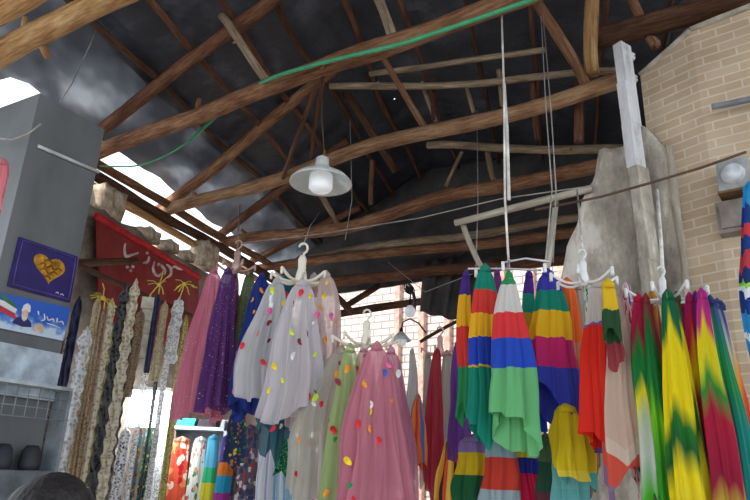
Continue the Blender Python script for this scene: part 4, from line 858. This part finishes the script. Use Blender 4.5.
for i, (x, col, lab) in enumerate(((-.28, (60, 170, 160), 'folded turquoise cloth on the white shelf'), (-.08, (70, 60, 66), 'folded dark cloth on the white shelf'), (.14, (190, 190, 196), 'folded pale cloth on the white shelf'))):
    c = (p + q) / 2 + Vector((x, .06, .05)); mb = MB()
    for L in range(3): mb.box((.004 * L, 0, -.022 + L * .024), (.17, .18, .022))
    tag(mb.obj('folded_cloth', plain('folded_%d' % i, col, .8), loc=c, smooth=False), lab, 'cloth', 'folded cloth on the shelf')
G8 = 'cloth lengths in the lit stall'
bf = dict(name='hanging_fabric', cat='fabric', group=G8, hem=.02, flare=.5, amp=.22)
scarf(182, 440, 6.35, 540, 20, 26, floral('red_floral', (226, 90, 60), [(236, 60, 40), (240, 150, 90), (250, 220, 200), (210, 30, 40)], 9, .5), 'orange red floral cloth length below the white shelf', 81, 4, **bf)
scarf(201, 440, 6.30, 540, 14, 18, floral('white_floral', (236, 232, 226), [(210, 90, 90), (90, 140, 90), (220, 160, 120), (236, 232, 226)], 11, .38), 'white floral cloth length right of the orange red one', 82, 4, **bf)
scarf(214, 438, 6.25, 540, 12, 16, bands('check_a', [(0, (100, 190, 220)), (.3, (60, 190, 130)), (.45, (220, 210, 60)), (.62, (60, 150, 220)), (.8, (230, 130, 50))]), 'aqua green and yellow banded cloth length in the lit stall', 83, 3, **bf)
scarf(228, 438, 6.20, 540, 12, 18, bands('check_b', [(0, (90, 60, 150)), (.25, (230, 130, 50)), (.38, (50, 160, 200)), (.55, (170, 60, 150)), (.75, (90, 190, 90))]), 'violet orange and blue banded cloth length in the lit stall', 84, 3, **bf)
scarf(250, 428, 6.20, 540, 20, 26, floral('dark_floral', (110, 96, 110), [(206, 190, 200), (170, 70, 80), (60, 70, 110), (226, 220, 226), (80, 60, 60)], 16, .48), 'dark speckled floral cloth length in the lit stall', 85, 4, **bf)
scarf(272, 430, 6.10, 540, 18, 24, stripes('blue_white', [(0, (226, 232, 240)), (.4, (150, 190, 226)), (.55, (236, 238, 244)), (.85, (190, 180, 220))]), 'white cloth length with pale blue stripes in the lit stall', 86, 5, **bf)
scarf(290, 436, 6.00, 540, 16, 22, stripes('ice_blue', [(0, (170, 206, 226)), (.5, (226, 236, 244)), (.8, (120, 170, 210))]), 'ice blue striped cloth length in the lit stall', 87, 5, **bf)
scarf(308, 440, 6.20, 540, 16, 22, stripes('pale_mix', [(0, (214, 200, 190)), (.3, (150, 170, 190)), (.6, (226, 220, 216)), (.8, (190, 120, 110))]), 'pale cloth length with brownish stripes in the lit stall', 88, 5, **bf)
scarf(240, 405, 5.2, 470, 12, 22, floral('dark_petal', (44, 60, 100), [(230, 210, 60), (60, 120, 90), (200, 120, 60), (44, 60, 100)], 14, .4), 'small dark blue floral scarf hanging under the olive tulle', 89, 4, name='hanging_scarf', cat='scarf', hem=.1)
scarf(283, 440, 4.2, 478, 8, 16, floral('green_glitter', (20, 90, 60), [(40, 170, 110), (10, 60, 40), (140, 220, 170)], 40, .4), 'small green sequin pouch dangling below the teal petal scarf', 90, 4, name='hanging_pouch', cat='pouch', hem=.2)
scarf(323, 450, 4.9, 540, 12, 20, floral('mixed_low', (190, 180, 190), [(70, 150, 190), (200, 90, 110), (120, 120, 80), (230, 226, 230)], 14, .45), 'mixed floral cloth low behind the ivory petal scarf', 91, 4, name='hanging_fabric', cat='fabric', hem=.03)
# stall case with wire grid, set against the column face
cw = on_col(10, 400, .0); c = Vector((cw.x, cw.y, 0)) - ce * .09; z0c, z1c = on_col(10, 470, .09).z, on_col(10, 384, .09).z
e = thing('display_case', 'grey metal stall case with a wire grid against the column at the lower left', 'case', c)
fr = plain('grey_frame', (126, 134, 142), .5); RC = Matrix.Rotation(colz, 3, 'Z'); hw = .27; zm = z0c + (z1c - z0c) * .62
MB().box((0, 0, z0c / 2), (hw * 2, .14, z0c), RC).obj('base_cabinet', plain('case_grey', (96, 104, 112), .5), e, smooth=False)
for x in (-hw, hw): MB().box(RC @ Vector((x * .97, 0, (z0c + z1c) / 2)), (.02, .14, z1c - z0c), RC).obj('upright', fr, e, smooth=False)
mb = MB()
for i in range(9): x = -hw + i * hw / 4; mb.tube([RC @ Vector((x, -.065, zm)), RC @ Vector((x, -.065, z1c))], .003, 5)
for i in range(4): z = zm + (z1c - zm) * i / 3; mb.tube([RC @ Vector((-hw, -.065, z)), RC @ Vector((hw, -.065, z))], .003, 5)
mb.obj('wire_grid', fr, e); MB().box((0, 0, z1c + .01), (hw * 2, .15, .02), RC).obj('top_board', plain('pale_board', (170, 180, 188), .5), e, smooth=False)
for i, (x, lab) in enumerate(((-.04, 'dark bag lying in the stall case at the left edge'), (.13, 'dark bag lying in the stall case nearest the trims'))):
    p = c + RC @ Vector((x, -.005, 0)); p.z = z0c + .004; mb = MB(); mb.lathe([(0, .13), (.03, .13), (.05, .1), (.058, .03), (.05, 0), (0, 0)], 14)
    tag(mb.obj('hanging_bag', plain('dark_bag', (48, 50, 58), .7), loc=p), lab, 'bag', 'bags in the stall case')

# ------------------------------------------------------------------ the person at the lower left
hp_ = at_depth(40, 545, 1.15); hx, hy = hp_.x, hp_.y; TOPZ = at_depth(40, 472, 1.15).z
J = {'pel': (0, 0, .95, .14), 'sp': (0, -.01, 1.15, .13), 'ch': (0, 0, 1.33, .155), 'nk': (0, .01, 1.48, .055), 'hd': (0, .03, 1.56, .075), 'hc': (0, .03, 1.62, .085), 'ht': (0, .02, 1.66, .07),
     'sl': (-.17, 0, 1.42, .065), 'el': (-.23, -.03, 1.14, .043), 'wl': (-.22, .06, .9, .03), 'hl': (-.21, .09, .82, .03), 'sr': (.17, 0, 1.42, .065), 'er': (.23, -.03, 1.14, .043), 'wr': (.22, .06, .9, .03), 'hr': (.21, .09, .82, .03),
     'tl': (-.09, 0, .88, .09), 'kl': (-.1, .01, .48, .06), 'al': (-.1, -.02, .09, .04), 'fl': (-.11, .14, .04, .035), 'tr': (.09, 0, .88, .09), 'kr': (.1, .01, .48, .06), 'ar': (.1, -.02, .09, .04), 'fr': (.11, .14, .04, .035)}
ED = 'pel-sp sp-ch ch-nk nk-hd hd-hc hc-ht ch-sl sl-el el-wl wl-hl ch-sr sr-er er-wr wr-hr pel-tl tl-kl kl-al al-fl pel-tr tr-kr kr-ar ar-fr'.split()
for s, w in ((-1, 'hl'), (1, 'hr')):
    b = J[w]
    for i in range(4): J[f'{w}{i}a'] = (b[0] + (i - 1.5) * .018, b[1] + .03, b[2] - .05, .009); J[f'{w}{i}b'] = (b[0] + (i - 1.5) * .019, b[1] + .045, b[2] - .085 - .006 * (i in (1, 2)), .008); ED += [f'{w}-{w}{i}a', f'{w}{i}a-{w}{i}b']
    J[w + 'ta'] = (b[0] - s * .035, b[1] + .03, b[2] - .01, .01); J[w + 'tb'] = (b[0] - s * .045, b[1] + .05, b[2] - .045, .009); ED += [f'{w}-{w}ta', f'{w}ta-{w}tb']
keys = list(J); e = thing('person', 'person seen from behind, only dark hair showing at the lower left corner', 'person', (hx, hy, 0)); e.scale = (TOPZ / 1.72,) * 3
me = bpy.data.meshes.new('body'); me.from_pydata([J[k_][:3] for k_ in keys], [tuple(keys.index(x) for x in ed.split('-')) for ed in ED], [])
ob_ = bpy.data.objects.new('body', me); C.objects.link(ob_); ob_.parent = e
sk = ob_.modifiers.new('skin', 'SKIN'); ob_.modifiers.new('sub', 'SUBSURF').levels = 2; ob_.modifiers['sub'].render_levels = 2
for i, k_ in enumerate(keys): me.skin_vertices[0].data[i].radius = (J[k_][3],) * 2; me.skin_vertices[0].data[i].use_root = (k_ == 'pel')
me.materials.append(plain('dark_clothes', (58, 56, 62), .85))
mb = MB(); n, m = 28, 16; vs = []
for j in range(m + 1):
    for k_ in range(n):
        ph, th = PI * .72 * j / m, 2 * PI * k_ / n; nz = 1 + .035 * noise.noise(Vector((math.cos(th) * 4, math.sin(th) * 4, ph * 5)))
        vs.append(Vector((.088 * nz * math.sin(ph) * math.cos(th), .105 * nz * math.sin(ph) * math.sin(th), .115 * nz * math.cos(ph))))
mb.add(vs, [(j*n+k_, (j+1)*n+k_, (j+1)*n+(k_+1) % n, j*n+(k_+1) % n) for j in range(m) for k_ in range(n)])
t = NT('dark_hair'); n1 = t.noise(t.obj((14, 14, 3)), 6, 4)
mb.obj('hair', t.end(t.bsdf(t.ramp(n1, [(.3, (14, 11, 13)), (.7, (36, 29, 32))]), .6, t.bump(n1, .5))), e, (0, .02, 1.605))
mb = MB(); SK = plain('skin', (196, 150, 122), .6)
mb.sphere((0, .035, 1.565), (.07, .085, .1), 16, 12); mb.sphere((0, .122, 1.56), (.012, .018, .022)); mb.sphere((-.082, .02, 1.57), (.01, .02, .03)); mb.sphere((.082, .02, 1.57), (.01, .02, .03)); mb.sphere((0, .11, 1.52), (.024, .008, .007))
mb.obj('face', SK, e)
for x in (-.03, .03): MB().sphere((x, .112, 1.585), .011).obj('eye', plain('eye_dark', (40, 34, 32), .3), e)

# ------------------------------------------------------------------ light
w = bpy.data.worlds.new('sky'); sc.world = w; w.use_nodes = True; nt = w.node_tree; bg = nt.nodes['Background']
bg.inputs[0].default_value = (.86, .93, 1.0, 1); bg.inputs[1].default_value = 1.0
sun = bpy.data.lights.new('sun', 'SUN'); so = bpy.data.objects.new('sun', sun); C.objects.link(so); sun.energy = 2.6; sun.angle = .01; sun.color = (1, .95, .86)
so.rotation_euler = Vector((.55, .55, -.72)).to_track_quat('-Z', 'Y').to_euler(); so.location = (-6, -4, 9)
vsx = sc.view_settings; vsx.view_transform = 'Standard'; vsx.look = 'None'; vsx.gamma = 1; vsx.use_curve_mapping = False; vsx.exposure = 1.22
sc.cycles.max_bounces = 8; sc.cycles.transparent_max_bounces = 24; sc.cycles.sample_clamp_indirect = 6
